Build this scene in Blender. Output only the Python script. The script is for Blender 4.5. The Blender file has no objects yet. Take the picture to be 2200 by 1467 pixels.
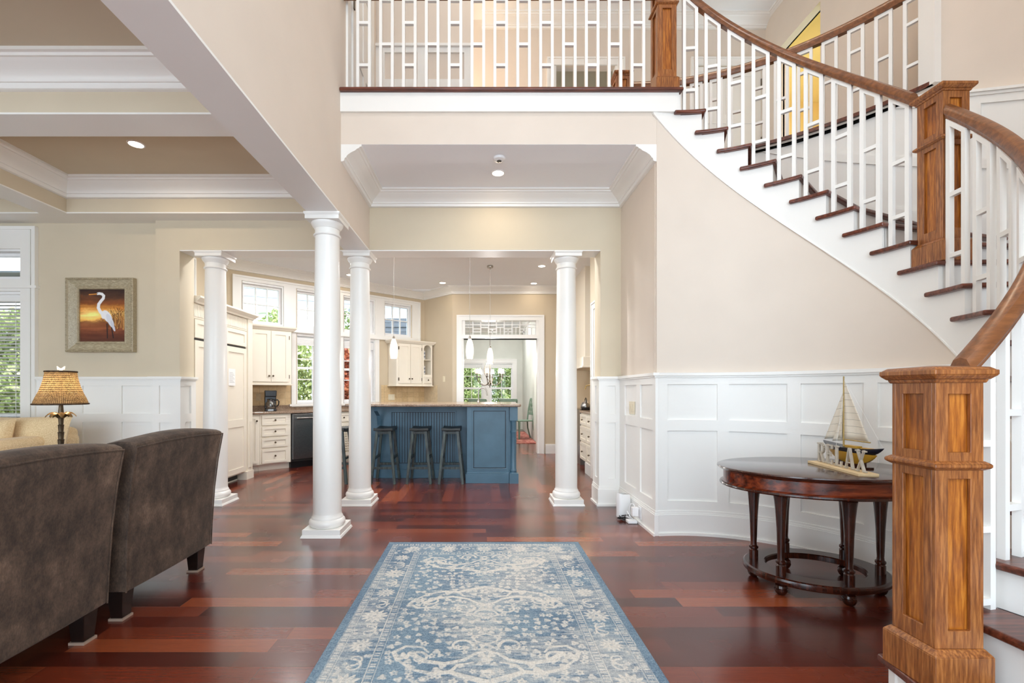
import bpy, bmesh, math, random
import numpy as np
from mathutils import Vector, Matrix
PI = math.pi
random.seed(7)
sc = bpy.context.scene
COL = sc.collection
F, CX, CY, H = 978.0, 1035.0, 840.0, 1.22

# ------------------------------------------------------------------ camera
cd = bpy.data.cameras.new('camera'); cam = bpy.data.objects.new('camera', cd); COL.objects.link(cam)
cam.location = (0, 0, H); cam.rotation_euler = (PI/2, 0, 0)
cd.sensor_width = 36; cd.lens = 36*F/2200
cd.shift_x = (1100-CX)/2200; cd.shift_y = (CY-733.5)/2200
cd.clip_start = .05; cd.clip_end = 200
sc.camera = cam
# ------------------------------------------------------------------ world, sun, exposure
w = bpy.data.worlds.new('sky'); sc.world = w; w.use_nodes = True
bg = w.node_tree.nodes['Background']; bg.inputs[0].default_value = (.76, .89, 1.0, 1); bg.inputs[1].default_value = 7.0
sd = bpy.data.lights.new('sun', 'SUN'); sd.energy = 11.0; sd.angle = .02; sd.color = (1, .95, .86)
sun = bpy.data.objects.new('sun', sd); COL.objects.link(sun)
sun.rotation_euler = Vector((-.5, .35, -.8)).to_track_quat('-Z', 'Y').to_euler()
sc.view_settings.view_transform = 'Standard'; sc.view_settings.look = 'None'
sc.view_settings.gamma = 1; sc.view_settings.use_curve_mapping = False
sc.view_settings.exposure = -0.37
sc.cycles.use_denoising = True
sc.cycles.max_bounces = 10; sc.cycles.diffuse_bounces = 6; sc.cycles.transparent_max_bounces = 12
sc.cycles.caustics_reflective = False; sc.cycles.caustics_refractive = False
sc.cycles.sample_clamp_indirect = 4

def area(name, loc, aim, sx, sy, e, col=(1, 1, 1), shape='RECTANGLE', spread=PI):
    l = bpy.data.lights.new(name, 'AREA'); l.shape = shape; l.size = sx; l.size_y = sy; l.energy = e; l.color = col; l.spread = spread
    o = bpy.data.objects.new(name, l); COL.objects.link(o); o.location = loc
    o.rotation_euler = (Vector(aim)-Vector(loc)).to_track_quat('-Z', 'Y').to_euler(); return o
def portal(loc, aim, sx, sy):
    o = area('window_daylight', loc, aim, sx, sy, 1); o.data.cycles.is_portal = True
def point(name, loc, e, col=(1, .78, .55), r=.04):
    l = bpy.data.lights.new(name, 'POINT'); l.energy = e; l.color = col; l.shadow_soft_size = r
    o = bpy.data.objects.new(name, l); COL.objects.link(o); o.location = loc; return o
WARM = (1, .80, .58)

# ------------------------------------------------------------------ materials
def lin(c):
    return tuple((x/255/12.92 if x/255 <= .04045 else ((x/255+.055)/1.055)**2.4) for x in c)+(1,)
class NT:
    def __init__(s, name):
        s.m = bpy.data.materials.new(name); s.m.use_nodes = True; s.t = s.m.node_tree; s.p = s.t.nodes['Principled BSDF']
        s.out = s.t.nodes['Material Output']; s._c = None
    def n(s, typ, **k):
        o = s.t.nodes.new(typ)
        for a, b in k.items():
            if a == 'inp':
                for i, v in b.items():
                    if isinstance(v, bpy.types.NodeSocket): s.t.links.new(v, o.inputs[i])
                    else: o.inputs[i].default_value = v
            else: setattr(o, a, b)
        return o
    def L(s, a, b): s.t.links.new(a, b)
    def co(s, kind='Object'):
        if s._c is None: s._c = s.n('ShaderNodeTexCoord')
        return s._c.outputs[kind]
    def math(s, op, a, b=None, c=None):
        d = {0: a}
        if b is not None: d[1] = b
        if c is not None: d[2] = c
        return s.n('ShaderNodeMath', operation=op, inp=d).outputs[0]
    def noise(s, scale, vec=None, detail=3, rough=.5):
        return s.n('ShaderNodeTexNoise', inp={'Vector': vec or s.co(), 'Scale': scale, 'Detail': detail, 'Roughness': rough}).outputs[0]
    def map(s, scale=(1, 1, 1), rot=(0, 0, 0), vec=None):
        return s.n('ShaderNodeMapping', inp={'Vector': vec or s.co(), 'Scale': scale, 'Rotation': rot}).outputs[0]
    def ramp(s, fac, stops):
        r = s.n('ShaderNodeValToRGB', inp={0: fac}); e = r.color_ramp.elements
        while len(e) < len(stops): e.new(.5)
        for i, (p, c) in enumerate(stops): e[i].position = p; e[i].color = c if len(c) == 4 else lin(c)
        return r.outputs[0]
    def mix(s, fac, a, b, mode='MIX'):
        return s.n('ShaderNodeMix', data_type='RGBA', blend_type=mode, inp={0: fac, 6: a, 7: b}).outputs[2]
    def bump(s, h, strength=.2, dist=.01):
        b = s.n('ShaderNodeBump', inp={'Height': h, 'Strength': strength, 'Distance': dist}); s.L(b.outputs[0], s.p.inputs['Normal'])
    def set(s, **k):
        for a, b in k.items():
            i = s.p.inputs[a.replace('_', ' ')]
            if isinstance(b, bpy.types.NodeSocket): s.L(b, i)
            else: i.default_value = b
        return s.m
M = {}
def paint(name, c, rough=.5, var=.04, scale=3, metal=0, spec=.5, bump=0, bscale=200, **k):
    t = NT(name); c = lin(c)
    n = t.noise(scale)
    lo = tuple(x*(1-var) for x in c[:3])+(1,); hi = tuple(min(1, x*(1+var)) for x in c[:3])+(1,)
    t.set(Base_Color=t.ramp(n, [(.3, lo), (.7, hi)]), Roughness=rough, Metallic=metal, Specular_IOR_Level=spec)
    if bump: t.bump(t.noise(bscale), bump, .003)
    for a, b in k.items(): t.p.inputs[a.replace('_', ' ')].default_value = b
    M[name] = t.m; return t.m
paint('beige_wall', (207, 195, 172), .75, .02)
paint('kitchen_wall', (200, 185, 160), .75, .02)
paint('foyer_wall', (220, 208, 195), .72, .02)
paint('white_trim', (238, 237, 233), .35, .01)
paint('white_ceiling', (246, 249, 253), .8, .01)
paint('column_paint', (236, 234, 229), .28, .01)
paint('cabinet_cream', (236, 228, 212), .35, .015)
paint('plastic_ivory', (226, 216, 190), .4, .01)
paint('plastic_white', (235, 235, 235), .35, .01)
paint('plastic_black', (18, 18, 19), .25, .1)
paint('rubber_black', (14, 14, 15), .6, .1)
paint('steel', (150, 148, 146), .28, .08, 40, 1)
paint('nickel', (170, 165, 158), .25, .05, 20, 1)
paint('bronze', (92, 78, 60), .4, .3, 30, .7)
paint('chandelier_metal', (120, 108, 95), .4, .25, 30, .6)
paint('felt', (150, 128, 112), .95, .1)
paint('espresso_leg', (28, 16, 12), .25, .2)
paint('green_paint', (112, 134, 114), .45, .1, 12)
paint('stone_splash', (206, 186, 152), .5, .08, 20)
paint('siding_grey', (150, 158, 168), .7, .05)
paint('soffit_white', (225, 228, 232), .7, .02)
paint('paper', (240, 240, 238), .8, .01)
paint('ink', (120, 120, 125), .8, .01)
paint('boat_blue', (22, 28, 45), .3, .1)
paint('boat_ochre', (190, 146, 48), .35, .1)
paint('bare_pine', (222, 196, 152), .55, .06, 30)
paint('sail', (232, 224, 208), .8, .03, 30)
paint('letter_metal', (190, 182, 168), .38, .1, 40, .25)
paint('cooktop', (25, 22, 20), .15, .1)
paint('cord_grey', (150, 146, 140), .5, .02)
paint('vent_dark', (40, 38, 36), .5, .05)
paint('palm_leaf', (140, 112, 72), .4, .3, 30, .5)
paint('palm_gold', (176, 150, 92), .45, .2, 30, .3)
paint('grass', (96, 120, 60), .9, .3, 6)
paint('window_white', (240, 240, 240), .3, .01)
paint('blind', (238, 238, 236), .5, .01)
paint('hinge_metal', (112, 104, 92), .35, .1, 20, .8)

def emit(name, c, s):
    t = NT(name); t.set(Base_Color=(0, 0, 0, 1), Emission_Color=c, Emission_Strength=s); M[name] = t.m
emit('lamp_glow', (1, .86, .66, 1), 25)
def shade_glass():
    t = NT('pendant_glass')
    z = t.n('ShaderNodeSeparateXYZ', inp={0: t.co('Generated')}).outputs[2]
    t.set(Base_Color=(.9, .85, .78, 1), Roughness=.3, Emission_Color=t.ramp(z, [(0, (255, 214, 178)), (1, (255, 246, 226))]), Emission_Strength=1.0)
    M['pendant_glass'] = t.m
shade_glass()
def glass():
    t = NT('window_glass'); t.t.nodes.remove(t.p)
    tr = t.n('ShaderNodeBsdfTransparent', inp={0: (.97, .98, .98, 1)}); g = t.n('ShaderNodeBsdfGlossy', inp={'Roughness': .02})
    fr = t.n('ShaderNodeFresnel', inp={0: 1.3})
    mx = t.n('ShaderNodeMixShader', inp={0: fr.outputs[0], 1: tr.outputs[0], 2: g.outputs[0]})
    t.L(mx.outputs[0], t.out.inputs[0]); M['window_glass'] = t.m
    t = NT('carafe_glass'); t.t.nodes.remove(t.p)
    tr = t.n('ShaderNodeBsdfTransparent', inp={0: (.55, .5, .48, 1)}); g = t.n('ShaderNodeBsdfGlossy', inp={'Roughness': .03})
    mx = t.n('ShaderNodeMixShader', inp={0: .25, 1: tr.outputs[0], 2: g.outputs[0]})
    t.L(mx.outputs[0], t.out.inputs[0]); M['carafe_glass'] = t.m
glass()
def planks(name, rot):
    t = NT(name)
    v = t.map(rot=(0, 0, rot)); s = t.n('ShaderNodeSeparateXYZ', inp={0: v}).outputs
    W, Ln = .112, .95
    yr = t.math('DIVIDE', s[1], W); row = t.math('FLOOR', yr)
    off = t.n('ShaderNodeTexWhiteNoise', noise_dimensions='1D', inp={'W': row}).outputs[0]
    xr = t.math('ADD', t.math('DIVIDE', s[0], Ln), t.math('MULTIPLY', off, 7.3)); colm = t.math('FLOOR', xr)
    cid = t.n('ShaderNodeCombineXYZ', inp={0: colm, 1: row, 2: 3.0}).outputs[0]
    rnd = t.n('ShaderNodeTexWhiteNoise', noise_dimensions='3D', inp={'Vector': cid}).outputs[0]
    base = t.ramp(rnd, [(0, (84, 38, 27)), (.35, (106, 49, 33)), (.65, (122, 60, 39)), (.88, (140, 76, 48)), (1, (164, 100, 64))])
    sh = t.n('ShaderNodeVectorMath', operation='ADD', inp={0: v, 1: t.n('ShaderNodeVectorMath', operation='SCALE', inp={0: cid, 3: 3.7}).outputs[0]}).outputs[0]
    g1 = t.noise(6, t.map((1, 14, 1), vec=sh), 5, .6); g2 = t.noise(40, t.map((.6, 10, 1), vec=sh), 3)
    c = t.mix(.55, base, t.ramp(g1, [(.3, (84, 50, 40)), (.7, (150, 100, 76))]), 'SOFT_LIGHT')
    c = t.mix(.25, c, t.ramp(g2, [(.35, (70, 44, 36)), (.65, (170, 120, 90))]), 'SOFT_LIGHT')
    fy = t.math('FRACT', yr); fx = t.math('FRACT', xr)
    e1 = t.math('MINIMUM', fy, t.math('SUBTRACT', 1.0, fy)); e2 = t.math('MINIMUM', fx, t.math('SUBTRACT', 1.0, fx))
    seam = t.math('MINIMUM', t.math('DIVIDE', e1, .010), t.math('DIVIDE', e2, .0012))
    seam = t.math('MINIMUM', seam, 1.0)
    c = t.mix(t.math('MULTIPLY', t.math('SUBTRACT', 1.0, seam), .45), c, lin((34, 14, 10)))
    t.set(Base_Color=c, Roughness=t.math('MULTIPLY_ADD', t.noise(2.2), .12, .20), Specular_IOR_Level=.5, Coat_Weight=.35, Coat_Roughness=.16)
    t.bump(t.math('ADD', t.math('MULTIPLY', seam, .5), t.math('MULTIPLY', g2, .12)), .12, .004)
    M[name] = t.m
planks('floor_boards', 0); planks('kitchen_boards', PI/2)
def wood(name, lo, mid, hi, axis, rough=.35, sc_=1, fig=.5, coat=.2):
    t = NT(name)
    k = {'z': (14, 14, 1.1), 'x': (1.1, 14, 14), 'y': (14, 1.1, 14)}[axis]
    n = t.noise(4*sc_, t.map(k), 6, .62)
    f = t.noise(3*sc_, t.map(tuple(a**.45 for a in k)), 3)
    c = t.ramp(n, [(.36, lo), (.5, mid), (.64, hi)])
    c = t.mix(fig, c, t.ramp(f, [(.3, lo), (.7, hi)]), 'SOFT_LIGHT')
    t.set(Base_Color=c, Roughness=rough, Coat_Weight=coat, Coat_Roughness=.2); t.bump(n, .08, .003); M[name] = t.m
wood('oak_frame', (116, 70, 34), (146, 94, 48), (176, 122, 68), 'z', sc_=2.1, fig=.35)
wood('oak_panel', (128, 84, 32), (166, 114, 50), (198, 148, 78), 'z', sc_=1.3, fig=.8)
wood('oak_rail', (104, 64, 36), (124, 78, 44), (142, 92, 54), 'x', .3, .7, fig=.2)
wood('tread_wood', (82, 42, 28), (110, 60, 42), (136, 80, 58), 'x', .3)
wood('table_wood', (40, 17, 11), (66, 29, 18), (92, 44, 26), 'z', .2)
wood('table_top', (52, 26, 20), (74, 38, 28), (96, 52, 38), 'x', .16, 2, coat=.5)
wood('table_apron', (66, 26, 12), (112, 50, 24), (150, 76, 38), 'x', .22, .5)
wood('stool_black', (20, 22, 22), (34, 38, 38), (58, 66, 64), 'x', .5)
wood('stool_leg', (28, 34, 36), (52, 64, 66), (92, 106, 98), 'z', .5)
paint('island_blue', (70, 104, 124), .38, .10, 5)
paint('island_glaze', (16, 28, 40), .45, .1)
wood('picture_frame', (138, 128, 106), (170, 160, 138), (204, 195, 172), 'x', .45, 6)
def granite():
    t = NT('granite')
    c = t.mix(.5, t.ramp(t.noise(90, detail=5), [(.3, (84, 68, 54)), (.5, (140, 118, 98)), (.7, (188, 168, 146))]), t.ramp(t.noise(16), [(.3, (120, 96, 80)), (.7, (168, 148, 128))]))
    t.set(Base_Color=c, Roughness=.15); M['granite'] = t.m
granite()
def tiles():
    t = NT('tile_splash')
    v = t.map(rot=(PI/2, 0, 0), vec=t.co())
    b = t.n('ShaderNodeTexBrick', offset=0, inp={'Vector': v, 'Scale': 1, 'Mortar Size': .002, 'Brick Width': .1, 'Row Height': .1, 'Color1': lin((214, 192, 156)), 'Color2': lin((196, 172, 136)), 'Mortar': lin((176, 158, 130))})
    c = t.mix(.4, b.outputs[0], t.ramp(t.noise(30), [(.3, (170, 140, 104)), (.7, (230, 212, 180))]), 'SOFT_LIGHT')
    t.set(Base_Color=c, Roughness=.5); M['tile_splash'] = t.m
tiles()
def velvet():
    t = NT('velvet')
    n1 = t.noise(8, t.map((1, 1, .6)), 10, .74); n2 = t.noise(160, t.map((1, 1, .5)), 2)
    wv = t.noise(2.2, detail=2)
    f = t.math('ADD', t.math('MULTIPLY', n1, .75), t.math('MULTIPLY', wv, .25))
    c = t.ramp(f, [(.38, (56, 45, 36)), (.47, (80, 65, 54)), (.54, (98, 81, 68)), (.66, (132, 112, 96))])
    c = t.mix(.55, c, t.ramp(n2, [(.3, (50, 42, 36)), (.7, (170, 154, 142))]), 'SOFT_LIGHT')
    t.set(Base_Color=c, Roughness=.85, Sheen_Weight=.12, Sheen_Roughness=.4, Sheen_Tint=(1, .85, .75, 1)); t.bump(n2, .25, .003); M['velvet'] = t.m
    t = NT('sofa_cloth')
    c = t.ramp(t.noise(120, detail=4), [(.3, (206, 178, 132)), (.7, (234, 212, 172))])
    t.set(Base_Color=c, Roughness=.9, Sheen_Weight=.2); t.bump(t.noise(14), .3, .01); M['sofa_cloth'] = t.m
velvet()
def wicker():
    t = NT('wicker')
    v = t.co('UV')
    w1 = t.n('ShaderNodeTexWave', wave_type='BANDS', bands_direction='X', inp={'Vector': v, 'Scale': 9.0, 'Distortion': 1.5, 'Detail': 2, 'Detail Scale': 3}).outputs[1]
    w2 = t.n('ShaderNodeTexWave', wave_type='BANDS', bands_direction='Y', inp={'Vector': v, 'Scale': 7.0, 'Distortion': 2.5, 'Detail': 2, 'Detail Scale': 4}).outputs[1]
    f = t.math('MULTIPLY', w1, w2)
    n = t.noise(60, detail=4)
    f = t.math('MULTIPLY_ADD', n, .35, f)
    c = t.ramp(f, [(.12, (70, 50, 32)), (.45, (134, 102, 64)), (.85, (214, 186, 140))])
    t.p.inputs['Roughness'].default_value = .8
    t.L(c, t.p.inputs['Base Color']); t.bump(f, .6, .006)
    tl = t.n('ShaderNodeBsdfTranslucent', inp={0: t.ramp(f, [(.15, (40, 24, 12)), (.6, (230, 190, 130))])})
    tp = t.n('ShaderNodeBsdfTransparent', inp={0: (1, .95, .85, 1)})
    m1 = t.n('ShaderNodeMixShader', inp={0: .30, 1: t.p.outputs[0], 2: tl.outputs[0]})
    hole = t.math('GREATER_THAN', f, .98)
    m2 = t.n('ShaderNodeMixShader', inp={0: hole, 1: m1.outputs[0], 2: tp.outputs[0]})
    t.L(m2.outputs[0], t.out.inputs[0]); M['wicker'] = t.m
wicker()
def leafmat(name, a, b, c):
    t = NT(name); n = t.noise(3.5, detail=4, rough=.7)
    col = t.ramp(n, [(.32, a), (.5, b), (.68, c)])
    t.set(Base_Color=col, Roughness=.5)
    tl = t.n('ShaderNodeBsdfTranslucent', inp={0: col}); m = t.n('ShaderNodeMixShader', inp={0: .35, 1: t.p.outputs[0], 2: tl.outputs[0]})
    t.L(m.outputs[0], t.out.inputs[0]); M[name] = t.m
leafmat('leaf_green', (92, 112, 62), (160, 176, 112), (236, 240, 200))  # pale end of the ramp puts sunlit highlights into the leaf colour
leafmat('leaf_red', (110, 52, 40), (176, 96, 70), (226, 160, 120))
def vcol(name, rough, nz=None):
    t = NT(name); a = t.n('ShaderNodeVertexColor', layer_name='Col').outputs[0]
    if nz:
        n = t.noise(1, t.map((nz, nz*.35, nz)), 2); n2 = t.noise(1, t.map((nz*.35, nz, nz)), 2)
        f = t.math('MULTIPLY', t.math('ADD', n, n2), .5)
        a = t.mix(.55, a, t.ramp(f, [(.38, (50, 60, 74)), (.62, (214, 212, 206))]), 'SOFT_LIGHT'); t.bump(f, .3, .004)
    t.set(Base_Color=a, Roughness=rough, Specular_IOR_Level=.2); M[name] = t.m
vcol('rug_pile', .95, 260); vcol('canvas_paint', .6)

# ------------------------------------------------------------------ mesh builder
class MB:
    def __init__(s): s.v = []; s.f = []; s.k = {}; s.uv = None
    def P(s, p):
        k = (round(p[0], 5), round(p[1], 5), round(p[2], 5))
        if k not in s.k: s.k[k] = len(s.v); s.v.append(k)
        return s.k[k]
    def face(s, pts):
        ids = []
        for p in pts:
            i = s.P(p)
            if not ids or (ids[-1] != i and i != ids[0]) : ids.append(i)
        if len(ids) > 2: s.f.append(ids)
    def hexa(s, a, b):   # two corresponding quads
        off = {}
        base = len(s.v); ids = []
        for p in list(a)+list(b): s.v.append(tuple(p)); ids.append(len(s.v)-1)
        n = len(a)
        s.f.append(ids[:n]); s.f.append(ids[n:][::-1])
        for i in range(n): j = (i+1) % n; s.f.append([ids[i], ids[j], ids[n+j], ids[n+i]])
        return s
    def box(s, x0, x1, y0, y1, z0, z1):
        return s.hexa([(x0, y0, z0), (x1, y0, z0), (x1, y1, z0), (x0, y1, z0)], [(x0, y0, z1), (x1, y0, z1), (x1, y1, z1), (x0, y1, z1)])
    def bar(s, p, q, w, h=None, up=(0, 0, 1)):     # rectangular bar between two points
        h = h or w; p = Vector(p); q = Vector(q); d = (q-p).normalized(); u = Vector(up)
        if abs(d.dot(u)) > .98: u = Vector((0, 1, 0))
        a = d.cross(u).normalized()*w/2; b = a.cross(d).normalized()*h/2
        return s.hexa([p-a-b, p+a-b, p+a+b, p-a+b], [q-a-b, q+a-b, q+a+b, q-a+b])
    def taper(s, c, z0, z1, w0, w1, d0=None, d1=None):
        d0 = d0 or w0; d1 = d1 or w1; x, y = c
        f = lambda w, d, z: [(x-w/2, y-d/2, z), (x+w/2, y-d/2, z), (x+w/2, y+d/2, z), (x-w/2, y+d/2, z)]
        return s.hexa(f(w0, d0, z0), f(w1, d1, z1))
    def prism(s, poly, z0, z1): return s.hexa([(p[0], p[1], z0) for p in poly], [(p[0], p[1], z1) for p in poly])
    def lathe(s, prof, c=(0, 0, 0), n=24, sx=1, sy=1, ang=0, ring=False):
        base = len(s.v)
        if ring: prof = list(prof)+[prof[0]]
        for r, z in prof:
            for i in range(n):
                a = 2*PI*i/n+ang; s.v.append((c[0]+r*math.cos(a)*sx, c[1]+r*math.sin(a)*sy, c[2]+z))
        for j in range(len(prof)-1):
            for i in range(n):
                k = (i+1) % n; s.f.append([base+j*n+i, base+j*n+k, base+(j+1)*n+k, base+(j+1)*n+i])
        if ring: return s
        s.f.append([base+i for i in range(n)][::-1]); e = base+(len(prof)-1)*n; s.f.append([e+i for i in range(n)])
        return s
    def tube(s, pts, r, n=8, r1=None, cap=True):
        pts = [Vector(p) for p in pts]; base = len(s.v); m = len(pts); up = Vector((0, 0, 1)); prev = None
        for j, p in enumerate(pts):
            d = (pts[min(j+1, m-1)]-pts[max(j-1, 0)]).normalized()
            a = d.cross(up) if prev is None else prev-d*prev.dot(d)
            if a.length < 1e-3: a = d.cross(Vector((0, 1, 0)))
            a.normalize(); prev = a; b = d.cross(a)
            rr = r if r1 is None else r+(r1-r)*j/max(1, m-1)
            for i in range(n):
                t = 2*PI*i/n; s.v.append(tuple(p+a*rr*math.cos(t)+b*rr*math.sin(t)))
        for j in range(m-1):
            for i in range(n):
                k = (i+1) % n; s.f.append([base+j*n+i, base+j*n+k, base+(j+1)*n+k, base+(j+1)*n+i])
        if cap: s.f.append([base+i for i in range(n)][::-1]); s.f.append([base+(m-1)*n+i for i in range(n)])
        return s
    def sphere(s, c, r, n=12, sz=1):
        return s.lathe([(r*math.sin(PI*(j+.02)/(n//2+.04)), -r*sz*math.cos(PI*(j+.02)/(n//2+.04))) for j in range(n//2+1)], c, n)
    def grid(s, rows, closed=False):
        base = len(s.v); n = len(rows[0]); m = len(rows)
        for r in rows:
            for p in r: s.v.append(tuple(p))
        for j in range(m-1):
            for i in range(n if closed else n-1):
                k = (i+1) % n; s.f.append([base+j*n+i, base+j*n+k, base+(j+1)*n+k, base+(j+1)*n+i])
        return s
    def cells(s, mp, ss, zs, solid, d0, d1, maxds=9):
        s.k = {}; ss = sorted(set(round(a, 5) for a in ss)); S = []
        for a, b in zip(ss, ss[1:]):
            n = max(1, math.ceil((b-a)/maxds)); S += [a+(b-a)*i/n for i in range(n)]
        S.append(ss[-1]); zs = sorted(set(round(a, 5) for a in zs))
        I, J = len(S)-1, len(zs)-1
        ok = lambda i, j: 0 <= i < I and 0 <= j < J and solid((S[i]+S[i+1])/2, (zs[j]+zs[j+1])/2)
        for i in range(I):
            for j in range(J):
                if not ok(i, j): continue
                a, b, c, e = S[i], S[i+1], zs[j], zs[j+1]
                s.face([mp(a, c, d1), mp(b, c, d1), mp(b, e, d1), mp(a, e, d1)])
                s.face([mp(a, c, d0), mp(a, e, d0), mp(b, e, d0), mp(b, c, d0)])
                if not ok(i-1, j): s.face([mp(a, c, d0), mp(a, c, d1), mp(a, e, d1), mp(a, e, d0)])
                if not ok(i+1, j): s.face([mp(b, c, d0), mp(b, e, d0), mp(b, e, d1), mp(b, c, d1)])
                if not ok(i, j-1): s.face([mp(a, c, d0), mp(b, c, d0), mp(b, c, d1), mp(a, c, d1)])
                if not ok(i, j+1): s.face([mp(a, e, d0), mp(a, e, d1), mp(b, e, d1), mp(b, e, d0)])
        return s
    def frame(s, mp, s0, s1, z0, z1, holes, d0, d1, maxds=9):
        ss = [s0, s1]+[min(max(h[i], s0), s1) for h in holes for i in (0, 1)]; zs = [z0, z1]+[min(max(h[i], z0), z1) for h in holes for i in (2, 3)]
        return s.cells(mp, ss, zs, lambda a, b: not any(h[0] < a < h[1] and h[2] < b < h[3] for h in holes), d0, d1, maxds)
    def mbox(s, mp, s0, s1, z0, z1, d0, d1, maxds=9): return s.cells(mp, [s0, s1], [z0, z1], lambda a, b: True, d0, d1, maxds)
    def sweep(s, line, prof, z, closed=False, side=1):
        n = len(line); rows = []
        P = [Vector((a[0], a[1], 0)) for a in line]
        for i in range(n):
            if closed: a, b = P[i-1], P[(i+1) % n]
            else: a, b = P[max(i-1, 0)], P[min(i+1, n-1)]
            d1 = (P[i]-a).normalized() if (P[i]-a).length > 1e-6 else None; d2 = (b-P[i]).normalized() if (b-P[i]).length > 1e-6 else None
            d1 = d1 or d2; d2 = d2 or d1
            n1 = Vector((-d1.y, d1.x, 0))*side; n2 = Vector((-d2.y, d2.x, 0))*side
            m = (n1+n2)/(1+n1.dot(n2))
            rows.append([P[i]+m*p[0]+Vector((0, 0, z+p[1])) for p in prof])
        if closed: rows.append(rows[0])
        base = len(s.v); k = len(prof); s.grid(rows, True)
        if not closed: s.f.append([base+i for i in range(k)][::-1]); s.f.append([base+(n-1)*k+i for i in range(k)])
        return s
    def build(s, name, mat, parent=None, world=True, smooth=False, bevel=0, seg=2, sub=0):
        me = bpy.data.meshes.new(name)
        v = s.v
        if parent is not None and world:
            r = parent
            off = Vector((0, 0, 0))
            while r is not None: off += r.location; r = r.parent
            v = [(p[0]-off.x, p[1]-off.y, p[2]-off.z) for p in v]
        me.from_pydata([tuple(p) for p in v], [], s.f)
        bm = bmesh.new(); bm.from_mesh(me); bmesh.ops.recalc_face_normals(bm, faces=bm.faces); bm.to_mesh(me); bm.free()
        me.materials.append(M[mat] if isinstance(mat, str) else mat)
        o = bpy.data.objects.new(name, me); COL.objects.link(o)
        if parent is not None: o.parent = parent
        if bevel:
            b = o.modifiers.new('bevel', 'BEVEL'); b.width = bevel; b.segments = seg; b.limit_method = 'ANGLE'; b.angle_limit = .6
        if sub:
            b = o.modifiers.new('sub', 'SUBSURF'); b.levels = sub; b.render_levels = sub
        if smooth:
            me.polygons.foreach_set('use_smooth', [True]*len(me.polygons))
            try: me.set_sharp_from_angle(angle=smooth if smooth is not True else .7)
            except Exception: pass
        return o
def tag(o, label=None, cat=None, group=None, kind=None):
    if label: o['label'] = label
    if cat: o['category'] = cat
    if group: o['group'] = group
    if kind: o['kind'] = kind
    return o
def thing(name, label, cat, loc=(0, 0, 0), rz=0, group=None):
    o = bpy.data.objects.new(name, None); COL.objects.link(o); o.location = loc; o.rotation_euler = (0, 0, rz); o.empty_display_size = .1
    return tag(o, label, cat, group)
def st(o): o['kind'] = 'structure'; return o
def kids(o): return [c for c in bpy.data.objects if c.parent == o]
def copy_tree(o, parent=None, **k):
    c = o.copy(); COL.objects.link(c); c.parent = parent
    for ch in kids(o): copy_tree(ch, c)
    return c
def line_map(p, q, side=1):      # s metres from p towards q, z up, d to the given side
    p = Vector((p[0], p[1])); u = (Vector((q[0], q[1]))-p).normalized(); n = Vector((-u.y, u.x))*side
    return lambda s, z, d: (p.x+u.x*s+n.x*d, p.y+u.y*s+n.y*d, z)
local_map = lambda s, z, d: (s, -d, z)
# ------------------------------------------------------------------ stair helix
SX, SY = 1.672, 2.80
A0, DA, HR = 87.2, 9.146, .1776
TOP = 3.78
def zk(k): return TOP-HR*k if k < 20 else .21
def nom(a): return TOP-HR*(A0-a)/DA           # nosing line height at angle (deg)
def pol(r, a, z=0): return (SX+r*math.cos(math.radians(a)), SY+r*math.sin(math.radians(a)), z)
RW, RS, RN, RO = 1.092, 1.085, 1.050, 2.30
def arc_map(R, inward=1):        # s in degrees, decreasing angle; d toward the centre
    return lambda s, z, d: pol(R-d*inward, -s, z)
def px_ang(px, R, far=True):
    r = (px-CX)/F; a = r*r+1; b = -2*(r*SX+SY); c = SX*SX+SY*SY-R*R
    Y = (-b+math.sqrt(max(0, b*b-4*a*c)))/2/a
    return math.degrees(math.atan2(Y-SY, r*Y-SX))
# ================================================================== SETTING
HC = 3.323; XL, XR, YB, YH, YH2 = -1.2, 1.49, 3.88, 4.867, 5.11; ZS = 2.728
def structure(name, mb, mat, **k): return st(mb.build(name, mat, **k))
structure('floor', MB().box(-7.2, 4.6, -2.5, 5.03, -.05, 0), 'floor_boards')
structure('floor_kitchen', MB().box(-7.2, 4.6, 5.03, 15, -.05, 0), 'kitchen_boards')
structure('wall_left', MB().frame(line_map((XL, -1.6), (XL, 9)), 0, 6.467, ZS+.002, 6.65, [], 0, .26), 'foyer_wall')
# upper hall continuation of the left wall, with a door
structure('wall_hall_left', MB().frame(line_map((XL, YH), (XL, 9)), -.0, .3, TOP, 6.65, [(.0, .09, TOP, 6.0)], 0, .2), 'foyer_wall')
structure('trim_1', MB().box(-1.46, XL, -1.6, YH, ZS-.012, ZS+.002), 'white_trim')
# header across the openings
wl = line_map((-3.49, YH), (3, YH), -1)   # s=0 at x=-3.49
structure('wall_back', MB().box(-3.49, 1.6, YH, YH2, ZS+.002, HC+.45).box(-3.49, -3.23, YH, YH2, 0, ZS+.002).box(1.269, 1.6, YH, YH2, 0, ZS+.002).box(-7.2, -3.489, 4.95, 5.11, 3.0, 3.6).box(-7.2, -6.55, 4.95, 5.11, 0, 3.0).box(-4.88, -3.489, 4.95, 5.11, 0, 3.0).box(-6.55, -4.88, 4.95, 5.11, 0, .84), 'beige_wall')
structure('trim_2', MB().box(-3.229, 1.268, YH+.001, YH2-.001, ZS-.01, ZS+.001), 'white_trim')
structure('wall_right', MB().prism([(XR, 3.878), (1.62, 3.905), (1.62, YH), (XR, YH)], 0, 3.58), 'foyer_wall')
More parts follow.
